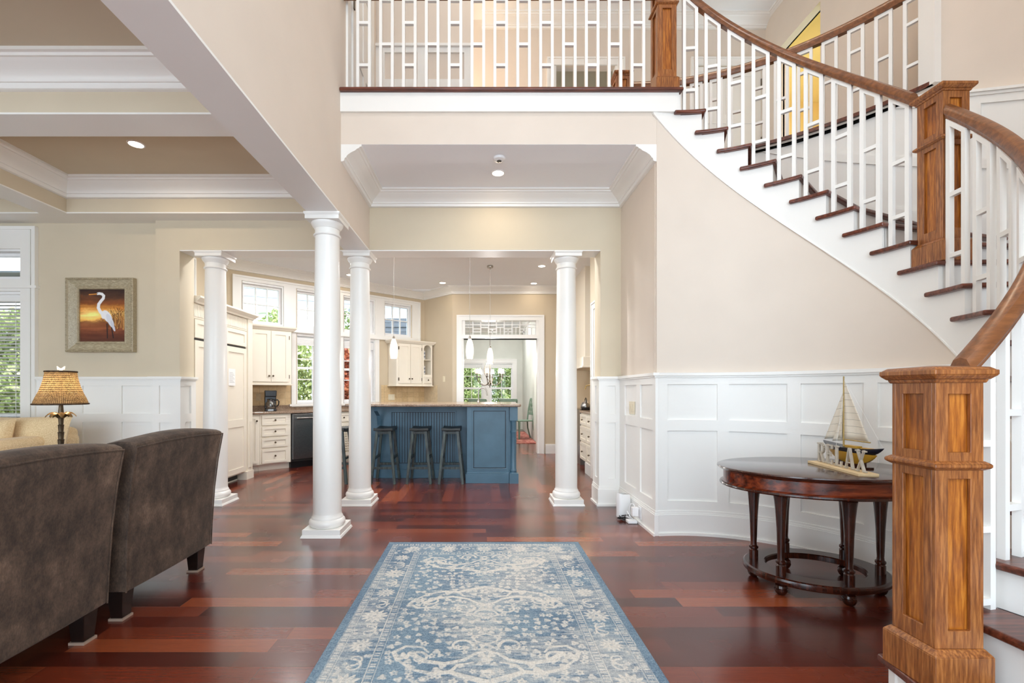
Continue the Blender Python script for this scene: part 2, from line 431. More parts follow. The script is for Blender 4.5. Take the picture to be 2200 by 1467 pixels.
# balcony front: beige band, white fascia, string of the stair joined in the staircase
structure('wall_balcony', MB().box(XL, 1.495, YB, YB+.14, HC, 3.59), 'foyer_wall')
structure('ceiling_hall', MB().box(XL, XR, YB+.001, YH, HC-.002, HC-.0005), 'white_ceiling')
structure('floor_upper', MB().prism([(XL-2.2, YB+.02), (1.62, YB+.02), (1.62, 5.1)]+[pol(2.41, a)[:2] for a in range(88, 20, -4)]+[(4.4, pol(2.41, 20)[1]), (4.4, 6.8), (XL-2.2, 6.8)], TOP-.15, TOP-.001), 'tread_wood')
# curved wall below the stair
def zstr(a): return nom(a)-.475
a_start = math.degrees(math.asin((3.88-SY)/RW)); a_start = 180-math.degrees(math.acos(-(XR-SX)/RW)) if False else math.degrees(math.acos((XR-SX)/RW))
mb = MB(); N = 120; aa = [a_start+(-84-a_start)*i/N for i in range(N+1)]
def top_w(a): return min(max(zstr(a)+.02, .02), 3.6)
for r0, r1 in ((RW, RW+.03),):
    rows = [[pol(r0, a, 0) for a in aa], [pol(r0, a, top_w(a)) for a in aa], [pol(r1, a, top_w(a)) for a in aa], [pol(r1, a, 0) for a in aa], [pol(r0, a, 0) for a in aa]]
    mb.grid(rows)
structure('wall_stair_inner', mb, 'foyer_wall', smooth=.5)
mb = MB(); aa = [89-(89+70)*i/150 for i in range(151)]
ztop = lambda a: TOP-.05 if a > 25.2 else 6.65
seg1 = [a for a in aa if a >= 25.2]+[25.2]; seg2 = [25.2]+[a for a in aa if a < 25.2]
for sg, z in ((seg1, TOP-.021), (seg2, 6.65)):
    mb.grid([[pol(RO, a, 0) for a in sg], [pol(RO, a, z) for a in sg], [pol(RO+.12, a, z) for a in sg], [pol(RO+.12, a, 0) for a in sg], [pol(RO, a, 0) for a in sg]])
structure('wall_stair_outer', mb, 'foyer_wall', smooth=.5)
# upper hall shell
UY, UX, UZ = 6.66, 4.27, 6.65
structure('ceiling_upper', MB().box(-3.4, 4.6, -1.6, UY+.1, UZ, UZ+.05), 'white_ceiling')
DX0, DX1 = 1.06, 1.98     # open doorway in far hall wall
structure('wall_hall_far', MB().frame(line_map((-1.5, UY), (9, UY), -1), 0, 6.0, TOP, UZ, [(DX0+1.5, DX1+1.5, TOP, 5.98), (4.66, 5.60, TOP, 5.98)], -.12, 0), 'foyer_wall')
structure('wall_hall_right', MB().frame(line_map((UX, UY), (UX, 0), 1), 0, 3.4, TOP, UZ, [(.24, 1.08, TOP, 6.0)], -.12, 0), 'foyer_wall')
# wall return with wainscot in the hall (left)
structure('wall_hall_return', MB().box(-1.6, -.125, 5.18, 5.30, TOP, UZ), 'foyer_wall')
# room behind the open doorway and behind the right-hand opening
structure('wall_bedroom', MB().box(.4, 2.8, 8.9, 9.0, TOP, UZ).box(.4, .5, UY+.12, 8.9, TOP, UZ).box(2.7, 2.8, UY+.12, 8.9, TOP, UZ).box(.4, 2.8, UY+.12, 9, UZ-.3, UZ-.25), 'beige_wall')
structure('wall_landing', MB().box(6.2, 6.3, 4.2, 8.2, TOP, UZ).box(UX+.12, 6.3, 8.0, 8.1, TOP, UZ).box(UX+.12, 6.3, 4.2, 4.3, TOP, UZ).box(UX+.12, 6.3, 4.2, 8.2, 6.3, 6.4), paint('landing_lamplit', (232, 206, 140), .7))  # yellow lamplight of this room is put into its wall colour
structure('wall_foyer_right', MB().box(2.822, 2.94, -1.6, .81, 0, UZ), 'foyer_wall')
# living room coffered ceiling
CZ, BZ = 3.365, 3.056
structure('ceiling_living', MB().box(-7.6, -1.46, -1.6, 4.95, CZ, CZ+.05), 'beige_wall')
yb = [(4.674, 4.96), (3.003, 3.259), (1.332, 1.588), (-.339, -.083)]; xb = [(-4.536, -4.265), (-7.6, -7.34)]
mb = MB(); m2 = MB()
for a, b in yb: mb.box(-7.6, -1.459, a, b, BZ, CZ+.01); m2.box(-7.6, -1.459, a-.003, b+.003, BZ-.012, BZ)
for a, b in xb:
    ys = [-1.6]+[y for p in sorted(yb) for y in p]
    for j in range(0, len(ys)-1, 2): mb.box(a, b, ys[j], ys[j+1], BZ, CZ+.01); m2.box(a-.003, b+.003, ys[j], ys[j+1], BZ-.012, BZ)
structure('ceiling_beams', mb, 'beige_wall'); structure('trim_3', m2, 'white_trim')
structure('wall_living_left', MB().box(-7.3, -7.2, -1.6, 5, 0, 3.6), 'beige_wall')
CROWN = [(0, 0), (.175, 0), (.175, -.018), (.158, -.022), (.15, -.034), (.138, -.036), (.12, -.052), (.09, -.066), (.062, -.084), (.046, -.102), (.044, -.112), (.034, -.114), (.03, -.122), (.026, -.138), (.016, -.143), (0, -.145)]
n = 4
for cx0, cx1 in ((-4.265, -1.46), (-7.34, -4.536)):
    for cy0, cy1 in ((3.259, 4.674), (1.588, 3.003), (-.083, 1.332)):
        CR2 = [(a, b*1.19) for a, b in CROWN]
        structure('trim_%d' % n, MB().sweep([(cx0, cy0), (cx1, cy0), (cx1, cy1), (cx0, cy1)], CR2, CZ, True), 'white_trim', smooth=.5); n += 1
structure('trim_10', MB().sweep([(XL, YB), (XL, YH), (XR, YH), (XR, YB)], CROWN, HC, side=-1), 'white_trim', smooth=.5)
structure('trim_11', MB().box(XL, 1.672, YB-.022, YB+.001, 3.59, TOP-.03), 'white_trim')   # fascia
structure('trim_12', MB().sweep([(-.0, UY), (UX, UY), (UX, 3.6)], CROWN, UZ, side=-1), 'white_trim', smooth=.5)
# ------------------------------------------------------------------ wainscot
Zp = [(.287, .884), (.975, 1.278)]
def wains(mb, mp, s0, s1, cols, maxds=9, ext=(0, 0), top=1.375):
    holes = [(a, b, z0, z1) for a, b in cols for z0, z1 in Zp]
    mb.frame(mp, s0, s1, .1, 1.345, holes, .0, .022, maxds)
    for a, b in cols: mb.mbox(mp, a-.001, b+.001, .25, 1.3, 0, .006, maxds)
    for za, zb, da, db in ((1.335, 1.35, 0, .034), (1.35, top, 0, .05), (0, .175, 0, .036), (.175, .188, 0, .031), (.188, .207, 0, .027), (0, .022, .036, .050)):
        mb.mbox(mp, s0-db*ext[0], s1+db*ext[1], za, zb, da, db, maxds)
    for q, (a, b) in enumerate(((s0-.022, s0), (s1, s1+.022))):
        if ext[q]: mb.mbox(mp, a, b, .1, 1.345, 0, .022, maxds)
mb = MB()
wains(mb, line_map((-4.82, 4.95), (0, 4.95), -1), 0, 1.33, [(.22, .40), (.495, .83), (.92, 1.24)])
wains(mb, line_map((-3.49, YH), (0, YH), -1), 0, .26, [(.055, .18)], ext=(1, 1))
wains(mb, line_map((-3.23, YH), (-3.23, 6), -1), 0, .243, [(.06, .16)])
structure('trim_13', mb, 'white_trim')
mb = MB()
wains(mb, line_map((1.269, YH), (1.6, YH), -1), 0, .221, [(.075, .155)], ext=(1, 0))
wains(mb, line_map((1.269, YH2), (1.269, YH), -1), 0, .243, [(.09, .19)])
wains(mb, line_map((XR, YH), (XR, 3), -1), 0, .998, [(.19, .54), (.64, .95)], ext=(0, 1))
structure('trim_14', mb, 'white_trim')
def pa(px): return -px_ang(px, RW-.01)
mb = MB(); cols = [(pa(1432.7), pa(1540.7)), (pa(1566), pa(1692)), (pa(1721), pa(1858)), (pa(1888), pa(1888)+17), (pa(1888)+20, pa(1888)+30)]
wains(mb, arc_map(RW), -a_start-.3, 15.0, cols, 1.5)
structure('trim_15', mb, 'white_trim', smooth=.3)
# sloped wainscot on the outer stair wall
mb = MB()
def so(off, cap=3.70): return lambda s, z, d: pol(RO-d, -s, min(max(nom(-s)+z, 0), cap))
mp = so(0); s0, s1 = -88.5, 58
cols = []; s = -86.0
while s < 56: cols.append((s, s+10.5)); s += 13.6
mb.frame(mp, s0, s1, .02, 1.06, [(a, b, z0, z1) for a, b in cols for z0, z1 in ((.14, .50), (.58, 1.0))], 0, .02, 1.6)
mb.mbox(mp, s0, s1, .1, 1.02, 0, .004, 1.6)
mb.mbox(so(0), s0, s1, 1.06, 1.085, 0, .032, 1.6); mb.mbox(so(0, 3.715), s0, s1, 1.085, 1.105, 0, .05, 1.6); mb.mbox(mp, s0, s1, -.5, .12, 0, .03, 1.6)
structure('trim_16', mb, 'white_trim', smooth=.3)
# hall return wainscot, hall right wainscot
def wains2(mb, mp, s0, s1, cols):
    z = TOP
    mb.frame(mp, s0, s1, z+.1, z+1.335, [(a, b, z+c, z+d) for a, b in cols for c, d in Zp], 0, .022)
    mb.mbox(mp, s0, s1, z+1.335, z+1.365, 0, .05); mb.mbox(mp, s0, s1, z, z+.19, 0, .034)
mb = MB(); wains2(mb, line_map((-1.2, 5.18), (0, 5.18), -1), 0, 1.075, [(.10, .47), (.56, 1.0)])
mp = line_map((UX, 5.4), (UX, 0), 1); mp2 = lambda s, z, d: mp(s, z, -d)
wains2(mb, line_map((UX, 5.4), (UX, 0), -1), 0, 2.2, [(.1, .5), (.6, 1.0), (1.1, 1.5), (1.6, 2.0)])
structure('trim_17', mb, 'white_trim')
structure('trim_18', MB().box(pol(RO, 24.6)[0]-.045, pol(RO, 24.6)[0]+.10, pol(RO, 24.6)[1]-.02, pol(RO, 24.6)[1]+.12, TOP-.02, 6.65), 'white_trim')
# casings helper
def casing(mb, mp, s0, s1, z0, z1, w=.11, d=.022, sill=False):
    mb.frame(mp, s0-w, s1+w, z0, z1+w, [(s0, s1, z0-.1, z1)], 0, d)
    mb.frame(mp, s0-w, s1+w, z0, z1+w, [(s0-w+.025, s1+w-.025, z0-.1, z1+w-.025)], d, d+.012)
    if sill: mb.mbox(mp, s0-w-.03, s1+w+.03, z0-.03, z0, 0, .06); mb.mbox(mp, s0-w, s1+w, z0-.10, z0-.03, 0, d)
fm = line_map((-1.5, UY), (9, UY), -1)
mb = MB(); casing(mb, fm, DX0+1.5, DX1+1.5, TOP, 5.98); mb.mbox(fm, DX0+1.5, DX0+1.53, TOP, 5.98, -.12, 0).mbox(fm, DX1+1.47, DX1+1.5, TOP, 5.98, -.12, 0); structure('trim_19', mb, 'white_trim')
mb = MB(); casing(mb, fm, 4.66, 5.60, TOP, 5.98); structure('trim_20', mb, 'white_trim')
mb = MB(); casing(mb, line_map((UX, UY), (UX, 0), -1), .24, 1.08, TOP, 6.0, .12); structure('trim_21', mb, 'white_trim')
structure('trim_22', MB().box(XL-.0, XL+.02, 4.02, 4.12, TOP, 6.1).box(XL, XL+.02, 4.93, 5.0, TOP, 6.1).box(XL, XL+.02, 4.02, 5.0, 6.02, 6.12), 'white_trim')
def panel_door(name, mp, s0, s1, z0, z1, mat, d0=-.04, d1=0, knob=None, hinges=None, lab=None):
    root = bpy.data.objects.new(name, None); COL.objects.link(root); root.location = mp((s0+s1)/2, z0, d0); st(root)
    w = s1-s0; h = z1-z0; c = (s0+s1)/2; holes = []
    for a, b in ((.08, .24), (.30, .62), (.68, .94)):
        holes += [(s0+w*.14, c-w*.05, z0+h*a, z0+h*b), (c+w*.05, s1-w*.14, z0+h*a, z0+h*b)]
    mb = MB(); mb.frame(mp, s0, s1, z0, z1, holes, d0, d1); mb.mbox(mp, s0+.01, s1-.01, z0+.01, z1-.01, d0+.008, d1-.010)
    mb.build('door_leaf', mat, root)
    if knob: MB().sphere(mp(knob, z0+1.0, d1+.04), .028).tube([mp(knob, z0+1.0, d1), mp(knob, z0+1.0, d1+.03)], .01).build('door_knob', 'hinge_metal', root, smooth=True)
    for hz in (hinges or []): MB().mbox(mp, hz[0]-.012, hz[0]+.012, z0+hz[1]-.05, z0+hz[1]+.05, d1, d1+.012).build('hinge', 'hinge_metal', root)
    return root
panel_door('door_1', fm, 4.67, 5.59, TOP+.01, 5.97, 'white_trim', -.05, -.012, knob=4.74, hinges=[(5.60, .3), (5.60, 1.1), (5.60, 1.95)])
dm = line_map((XL, 4.13), (XL, 9), -1)
panel_door('door_2', dm, 0, .80, TOP+.01, 6.0, 'white_trim', .002, .036, hinges=[(.01, .95)])

# ------------------------------------------------------------------ kitchen shell
KZ = 3.25; KA = Vector((-3.53, 7.45)); KU = Vector((.751, .661)).normalized()
KW0 = KA-KU*.56; KW2 = KA+KU*3.11; KW3 = Vector((-.573, 8.9)); KYB = 8.9
km = line_map(KA, KA+KU, -1)       # d into the room
structure('ceiling_kitchen', MB().prism([(-4.1, YH2), (2.4, YH2), (2.4, 9.1), (-.6, 9.1), (-1.2, 9.66), (KW0.x-.05, KW0.y+.12)], KZ, KZ+.03), 'white_ceiling')
WT = [(-.32, .222), (.525, 1.067), (1.37, 1.912), (2.213, 2.745)]   # glass spans
holes = [(a-.03, b+.03, 2.30, 2.97) for a, b in WT]+[(a-.03, b+.03, 1.0, 2.20) for a, b in WT[1:3]]
structure('wall_kitchen_window', MB().frame(km, -.56, 3.11, 0, KZ, holes, -.16, 0), 'kitchen_wall')
fx = -3.95
structure('wall_kitchen_left', MB().frame(line_map((KW0.x, 5.11), (KW0.x, 8), -1), 0, KW0.y-5.11+.05, 0, KZ, [(.15, 1.05, 2.32, 2.95)], -.14, 0), 'kitchen_wall')
structure('wall_kitchen_chamfer', MB().frame(line_map(KW2, KW3, -1), 0, (KW3-KW2).length, 0, KZ, [], -.14, 0), 'kitchen_wall')
bm_ = line_map((KW3.x, KYB), (9, KYB), -1)     # back wall, s = x + .573
OX0, OX1 = -.385, 1.115
structure('wall_kitchen_back', MB().frame(bm_, 0, 2.9, 0, KZ, [(OX0+.573, OX1+.573, -1, 2.62)], -.2, 0), 'kitchen_wall')
structure('wall_kitchen_right', MB().box(1.56, 2.4, YH2+.001, 6.55, 0, KZ).box(2.25, 2.4, 6.55, 8.95, 0, KZ), 'beige_wall')
structure('trim_23', MB().sweep([(KW0.x, YH2), (KW0.x, KW0.y), tuple(KW2), tuple(KW3), (2.25, KYB)], [(a, b*.95) for a, b in CROWN], KZ, side=-1), 'white_trim', smooth=.5)
mb = MB(); wb = line_map((1.56, 6.5), (1.56, 5), -1); casing(mb, wb, .2, 1.1, 0, 2.35, .1); structure('trim_24', mb, 'white_trim')
panel_door('door_3', wb, .2, 1.1, .01, 2.35, 'white_trim', -.02, .004)
structure('baseboard_back', MB().mbox(bm_, OX1+.573+.13, 2.2, 0, .17, 0, .02).mbox(bm_, OX1+.573+.13, 2.2, .17, .185, 0, .012).mbox(wb, -.3, .1, 0, .16, 0, .02), 'white_trim')
# doorway to dining room: casing, transom lattice
mb = MB(); casing(mb, bm_, OX0+.573, OX1+.573, 0, 2.60, .105)
mb.mbox(bm_, OX0+.573, OX1+.573, 2.245, 2.32, -.2, .022)
mb.frame(bm_, OX0+.573, OX1+.573, 0, 2.62, [(OX0+.603, OX1+.543, -1, 2.245), (OX0+.63, OX1+.52, 2.32, 2.60)], -.2, 0)
structure('trim_25', mb, 'white_trim')
mb = MB(); lm = lambda s, z, d: bm_(s, z, d)
L0, L1, z0, z1 = OX0+.63, OX1+.52, 2.32, 2.60; nn = 9; p = (L1-L0)/nn
for i in range(1, nn):
    mb.mbox(lm, L0+i*p-.012, L0+i*p+.012, z0, z1, -.12, -.09)
mb.mbox(lm, L0, L1, 2.52, 2.54, -.115, -.095)
for i in range(nn):
    a, b = L0+i*p, L0+(i+1)*p
    zz = 2.44 if i % 2 else 2.47
    mb.mbox(lm, a, b, zz, zz+.018, -.115, -.095)
    if i % 2: mb.mbox(lm, a, b, 2.38, 2.398, -.115, -.095)
    if i > 2: mb.mbox(lm, (a+b)/2-.009, (a+b)/2+.009, 2.32, zz, -.115, -.095)
structure('trim_26', mb, 'white_trim')
# dining room shell
DY = 14.5
structure('wall_dining', MB().frame(line_map((-2.6, DY), (9, DY), -1), 1.2, 3.9, 0, KZ, [(1.90, 2.65, .55, 2.12), (2.86, 3.6, .55, 2.12)], -.15, 0).box(1.3, 1.45, 9.1, DY, 0, KZ).box(-1.5, -1.4, 9.55, DY, -.4, KZ), paint('dining_wall', (214, 216, 208), .7))
structure('ceiling_dining', MB().box(-1.5, 2.4, 9.1, DY+.1, KZ-.02, KZ+.03), 'white_ceiling')
structure('trim_27', MB().sweep([(-1.4, DY), (1.3, DY), (1.3, 9.2)], CROWN, KZ-.02, side=-1), 'white_trim', smooth=.5)

# ------------------------------------------------------------------ windows
def window(idx, mp, s0, s1, z0, z1, nx, nz, dep=-.10, meet=None, blind=None, slats=None):
    r = bpy.data.objects.new('window_%d' % idx, None); COL.objects.link(r); r.location = mp((s0+s1)/2, z0, dep); st(r)
    mb = MB(); fw = .035
    gx = [(s0+fw)+(s1-s0-2*fw)*i/nx for i in range(nx+1)]; gz = [(z0+fw)+(z1-z0-2*fw)*i/nz for i in range(nz+1)]; b = .009
    holes = [(gx[i]+(b if i else 0), gx[i+1]-(b if i < nx-1 else 0), gz[j]+(b if j else 0), gz[j+1]-(b if j < nz-1 else 0)) for i in range(nx) for j in range(nz)]
    mb.frame(mp, s0, s1, z0, z1, holes, dep, dep+.035)
    mb.frame(mp, s0-.032, s1+.032, z0-.03, z1+.03, [(s0, s1, z0, z1)], -.16, 0)
    if meet: mb.mbox(mp, s0, s1, meet-.02, meet+.02, dep-.01, dep+.045)
    mb.build('window_frame', 'window_white', r)
    MB().mbox(mp, s0+.02, s1-.02, z0+.02, z1-.02, dep+.014, dep+.020).build('window_pane', 'window_glass', r)
    if blind:
        mb = MB()
        for i in range(blind): mb.mbox(mp, s0, s1, z1-.03-.022*i-.02, z1-.03-.022*i, dep+.05, dep+.08)
        mb.build('raised_blind', 'blind', r)
    return r
for i, (a, b) in enumerate(WT): window(i+1, km, a-.028, b+.028, 2.33, 2.94, 3, 2)
for i, (a, b) in enumerate(WT[1:3]):
    window(i+5, km, a-.028, b+.028, 1.03, 2.17, 2, 3, meet=1.62, blind=6)
kl = line_map((KW0.x, 5.11), (KW0.x, 8), -1); window(7, kl, .18, 1.02, 2.35, 2.92, 3, 2)
dmx = line_map((-2.6, DY), (9, DY), -1)
window(8, dmx, 1.93, 2.62, .58, 2.09, 2, 4, meet=1.3, blind=5); window(9, dmx, 2.89, 3.57, .58, 2.09, 2, 4, meet=1.3, blind=5)
mb = MB()   # casings of the kitchen window wall
mb.frame(km, -.50, 2.99, 2.24, 3.05, [(a-.05, b+.05, 2.30, 2.97) for a, b in WT], 0, .024)
mb.frame(km, -.50, 2.99, 2.24, 3.05, [(-.47, 2.96, 2.0, 3.02)], .024, .038)
mb.frame(km, .40, 2.05, .95, 2.24, [(a-.05, b+.05, 1.0, 2.20) for a, b in WT[1:3]], 0, .024)
mb.mbox(km, -.50, 2.99, 2.215, 2.245, 0, .055); mb.mbox(km, .36, 2.09, .965, 1.0, 0, .06)
structure('trim_28', mb, 'white_trim')
mb = MB(); casing(mb, dmx, 1.90, 3.6, .55, 2.12, .12); mb.mbox(dmx, 2.65, 2.86, .5, 2.12, 0, .024); structure('trim_29', mb, 'white_trim')
mb = MB(); casing(mb, kl, .15, 1.05, 2.32, 2.95, .09); structure('trim_30', mb, 'white_trim')
lw = line_map((-6.55, 4.95), (0, 4.95), -1)     # living room window, s = x + 6.55
def living_window():
    mb = MB(); mb.frame(lw, 0, 1.67, .84, 3.0, [(.075, 1.56, .9, 2.3), (.075, 1.56, 2.43, 2.76)], -.02, .03)
    mb.frame(lw, -.03, 1.73, .80, 3.0, [(.0, 1.69, .7, 2.965)], 0, .042); mb.mbox(lw, -.05, 1.75, 2.33, 2.36, 0, .05)
    structure('trim_31', mb, 'white_trim')
    r = window(11, lw, .11, 1.53, .93, 2.27, 4, 3, dep=-.12)
    mb = MB(); n = 34
    for i in range(n):
        z = .93+1.30*i/n
        mb.hexa([lw(.09, z, -.085), lw(1.55, z, -.085), lw(1.55, z+.002, -.085), lw(.09, z+.002, -.085)], [lw(.09, z+.010, -.035), lw(1.55, z+.010, -.035), lw(1.55, z+.012, -.035), lw(.09, z+.012, -.035)])
    mb.mbox(lw, .09, 1.55, 2.2, 2.27, -.09, -.03)
    for s in (.3, 1.0, 1.45): mb.mbox(lw, s, s+.004, .93, 2.2, -.034, -.030)
    mb.build('slatted_blind', 'blind', r)
    window(12, lw, .11, 1.53, 2.45, 2.74, 1, 1, dep=-.12)
living_window()
portal((-5.8, 5.1, 1.9), (-5.8, 4, 1.9), 1.6, 2.0)
portal(km(1.2, 2.0, -.2), km(1.2, 2.0, 1), 3.4, 2.1)
portal((KW0.x-.2, 5.7, 2.6), (0, 5.7, 2.6), 1.0, .8)
portal((-.05, DY+.2, 1.35), (-.05, 9, 1.35), 4, 1.8)
portal((.8, -1.75, 2.55), (.8, 4, 2.55), 3.7, 5.0); portal((-4.35, -1.75, 1.52), (-4.35, 4, 1.52), 5.0, 3.0)

# ================================================================== STAIRCASE
OR = 'oak'
stair = thing('staircase', 'curved white staircase with dark wood treads rising from the oak newel post to the balcony', 'staircase', (SX, SY, 0))
def arcp(r, a0, a1, n): return [pol(r, a0+(a1-a0)*i/n) for i in range(n+1)]
mb = MB(); f0 = 1.5
rows = []
for k in range(0, 21):
    a = A0-DA*k+f0; b = (A0-DA*(k-1)+f0) if k else 101.5
    if k == 20: a = -97.0
    zt = zk(k)-.03 if k else TOP-.03
    n = 5
    A = [a+(b-a)*i/n for i in range(n+1)]
    q = MB()
    mb.grid([[pol(RS, x, max(zstr(x), 0)) for x in A], [pol(RS, x, zt) for x in A], [pol(RS+.03, x, zt) for x in A], [pol(RS+.03, x, max(zstr(x), 0)) for x in A], [pol(RS, x, max(zstr(x), 0)) for x in A]])
    for x in (a, b): mb.face([pol(RS, x, max(zstr(x), 0)), pol(RS, x, zt), pol(RS+.03, x, zt), pol(RS+.03, x, max(zstr(x), 0))])
mb.build('stringer', 'white_trim', stair, smooth=.4)
# slim bead along the lower edge of the string
A = [101.5-(101.5+80)*i/120 for i in range(121)]
MB().grid([[pol(RS-.006, x, max(zstr(x)-.012, 0)) for x in A], [pol(RS-.006, x, max(zstr(x), .01)) for x in A], [pol(RS+.01, x, max(zstr(x), .01)) for x in A], [pol(RS+.01, x, max(zstr(x)-.012, 0)) for x in A], [pol(RS-.006, x, max(zstr(x)-.012, 0)) for x in A]]).build('stringer_bead', 'white_trim', stair, smooth=.4)
for k in range(1, 21):
    a = A0-DA*k; b = A0-DA*(k-1)+f0; z = zk(k)
    if k == 20: a = -98.0
    tip = min(a+13.9, 999)
    top = arcp(RN, a, tip, 6)+[pol(RS, tip)]+arcp(RS, b, b, 1)[:1]+arcp(RO-.005, b, a, 4)
    MB().prism(top, z-.03, z).build('tread', 'tread_wood', stair, bevel=.011, seg=3)
    x = a+f0; zl = zk(k+1) if k < 20 else 0
    MB().hexa([pol(RS, x, zl), pol(RO-.005, x, zl), pol(RO-.005, x+.9, zl), pol(RS, x+.9, zl)], [pol(RS, x, z-.03), pol(RO-.005, x, z-.03), pol(RO-.005, x+.9, z-.03), pol(RS, x+.9, z-.03)]).build('riser', 'white_trim', stair)
x = A0+f0
MB().hexa([pol(RS, x, zk(1)), pol(RO-.005, x, zk(1)), pol(RO-.005, x+.9, zk(1)), pol(RS, x+.9, zk(1))], [pol(RS, x, TOP-.03), pol(RO-.005, x, TOP-.03), pol(RO-.005, x+.9, TOP-.03), pol(RS, x+.9, TOP-.03)]).build('riser', 'white_trim', stair)
structure('trim_32', MB().box(XL, 1.70, YB-.055, YB+.06, TOP-.03, TOP+.001).box(1.58, 1.70, YB+.06, 5.2, TOP-.03, TOP+.001), 'tread_wood', bevel=.011, seg=3)
A = [88-(88-25.2)*i/40 for i in range(41)]
structure('trim_33', MB().grid([[pol(RO-.03, x, TOP-.02) for x in A], [pol(RO-.03, x, TOP+.012) for x in A], [pol(RO+.12, x, TOP+.012) for x in A], [pol(RO+.12, x, TOP-.02) for x in A], [pol(RO-.03, x, TOP-.02) for x in A]]), 'tread_wood', smooth=.4)

def newel(label, cx, cy, z0, h=1.09, base=.14, w=.163):
    r = thing('newel_post', label, 'post', (cx, cy, z0), 0, None)
    b = w/2+.019; u = w/2; g = .013
    MB().box(-b, b, -b, b, 0, base-.02).taper((0, 0), base-.02, base, 2*b, 2*u+.006).build('base', 'oak_frame', r, world=False, bevel=.003)
    pb = MB(); fr = MB()
    cz = h*.68; pan = [(base+.06, cz-.035), (cz+.055, h-.10)]
    fr_ = lambda mp: fr.frame(mp, -u, u, base, h-.05, [(-.038, .038, a, b_) for a, b_ in pan], 0, g)
    for q_, ang in enumerate((0, PI/2, PI, -PI/2)):
        c, s_ = math.cos(ang), math.sin(ang); uu = u if q_ % 2 == 0 else u-g-.0003
        mp = lambda s, z, d, c=c, s_=s_: (c*s-s_*(-(u-g)-d), s_*s+c*(-(u-g)-d), z)
        fr.k = {}; fr.frame(mp, -uu, uu, base, h-.05, [(-.038, .038, a, b_) for a, b_ in pan], 0, g)
    v = u-g-.0005
    pb.box(-v, v, -v, v, base, h-.05)
    fr.build('frame', 'oak_frame', r, world=False, bevel=.0015, seg=1); pb.build('panel', 'oak_panel', r, world=False)
    mb = MB(); e = u+.016; mb.taper((0, 0), cz-.006, cz+.004, 2*u+.004, 2*e).box(-e, e, -e, e, cz+.004, cz+.016).taper((0, 0), cz+.016, cz+.026, 2*e, 2*u+.004); mb.build('collar', 'oak_frame', r, world=False, bevel=.003)
    mb = MB(); e = u+.026
    mb.taper((0, 0), h-.062, h-.05, 2*u+.01, 2*u+.02).taper((0, 0), h-.05, h-.035, 2*u+.024, 2*e).box(-e, e, -e, e, h-.035, h-.018).taper((0, 0), h-.018, h-.008, 2*e-.006, 2*e-.03).taper((0, 0), h-.008, h, 2*e-.03, .02)
    mb.build('cap', 'oak_frame', r, world=False, bevel=.003)
    return r
newel('large golden oak newel post at the foot of the stairs, nearest the camera', 1.612, 1.617, .21, 1.10)
newel('oak newel post standing midway up the curved stairs', 2.855, 2.82, zk(10), 1.085)
newel('oak newel post at the right end of the straight balcony railing', 1.590, 3.985, TOP, 1.12)
newel('small far oak newel post behind the balcony balusters, across the top landing', 1.585, 5.17, TOP, 1.03)

def ladder(parent, mp, s0, s1, sw, zb, zt, rungs, dep=.026, topbar=True, mat='white_trim'):
    mb = MB(); d0, d1 = -dep/2, dep/2
    def q(a, b, za, zb_, zc, zd):   # between s=a (z za..zb) and s=b (z zc..zd)
        mb.hexa([mp(a, za, d0), mp(a, za, d1), mp(a, zb_, d1), mp(a, zb_, d0)], [mp(b, zc, d0), mp(b, zc, d1), mp(b, zd, d1), mp(b, zd, d0)])
    q(s0, s0+sw, zb, zt(s0), zb, zt(s0+sw)); q(s1-sw, s1, zb, zt(s1-sw), zb, zt(s1))
    for z in rungs: q(s0+sw, s1-sw, z-.0125, z+.0125, z-.0125, z+.0125)
    if topbar: q(s0+sw, s1-sw, zt(s0+sw)-.032, zt(s0+sw), zt(s1-sw)-.032, zt(s1-sw))
    return mb.build('baluster_pair', mat, parent)
RP = [(-.026, 0), (.026, 0), (.027, .014), (.034, .028), (.034, .052), (.022, .078), (0, .086), (-.022, .078), (-.034, .052), (-.034, .028), (-.027, .014)]
RR = 1.115
def helix_rail(parent, r, a0, a1, zf, name='handrail'):
    n = max(4, int(abs(a0-a1)/2)); rows = []
    for i in range(n+1):
        a = a0+(a1-a0)*i/n; rows.append([pol(r+p[0], a, zf(a)+p[1]) for p in RP])
    mb = MB(); mb.grid(rows, True); k = len(RP); mb.f.append(list(range(k))[::-1]); mb.f.append([n*k+i for i in range(k)])
    return mb.build(name, 'oak_rail', parent, smooth=.6)
zr = lambda a: nom(a)+.84
am = lambda s, z, d: pol(RR+d, -s, z)
rl = thing('stair_railing', 'upper run of curved stair railing with white balusters between balcony post and middle post', 'railing', pol(RR, 45, zk(5)))
helix_rail(rl, RR, 88.3, 6.5, zr)
for k in range(1, 10):
    a = A0-DA*(k-1)
    ladder(rl, am, -a-.1, -a+6.4, 1.33, zk(k), lambda s: zr(-s), [zk(k)+.195, zk(k)+.555])
rl = thing('stair_railing', 'lower run of curved stair railing at the right edge, rising behind the nearest post', 'railing', pol(RR, -45, zk(15)))
helix_rail(rl, RR+.02, -3.5, -86, zr)
for k in range(11, 20):
    a = A0-DA*(k-1)
    ladder(rl, am, -a-.1, -a+6.4, 1.33, zk(k), lambda s: zr(-s), [zk(k)+.195, zk(k)+.555] if k < 19 else [zk(k)+.03, zk(k)+.30, zk(k)+.62])
rl = thing('balcony_railing', 'straight white balcony railing of paired balusters above the hall opening', 'railing', (.15, YB+.06, TOP))
bmap = lambda s, z, d: (s, YB+.06+d, z)
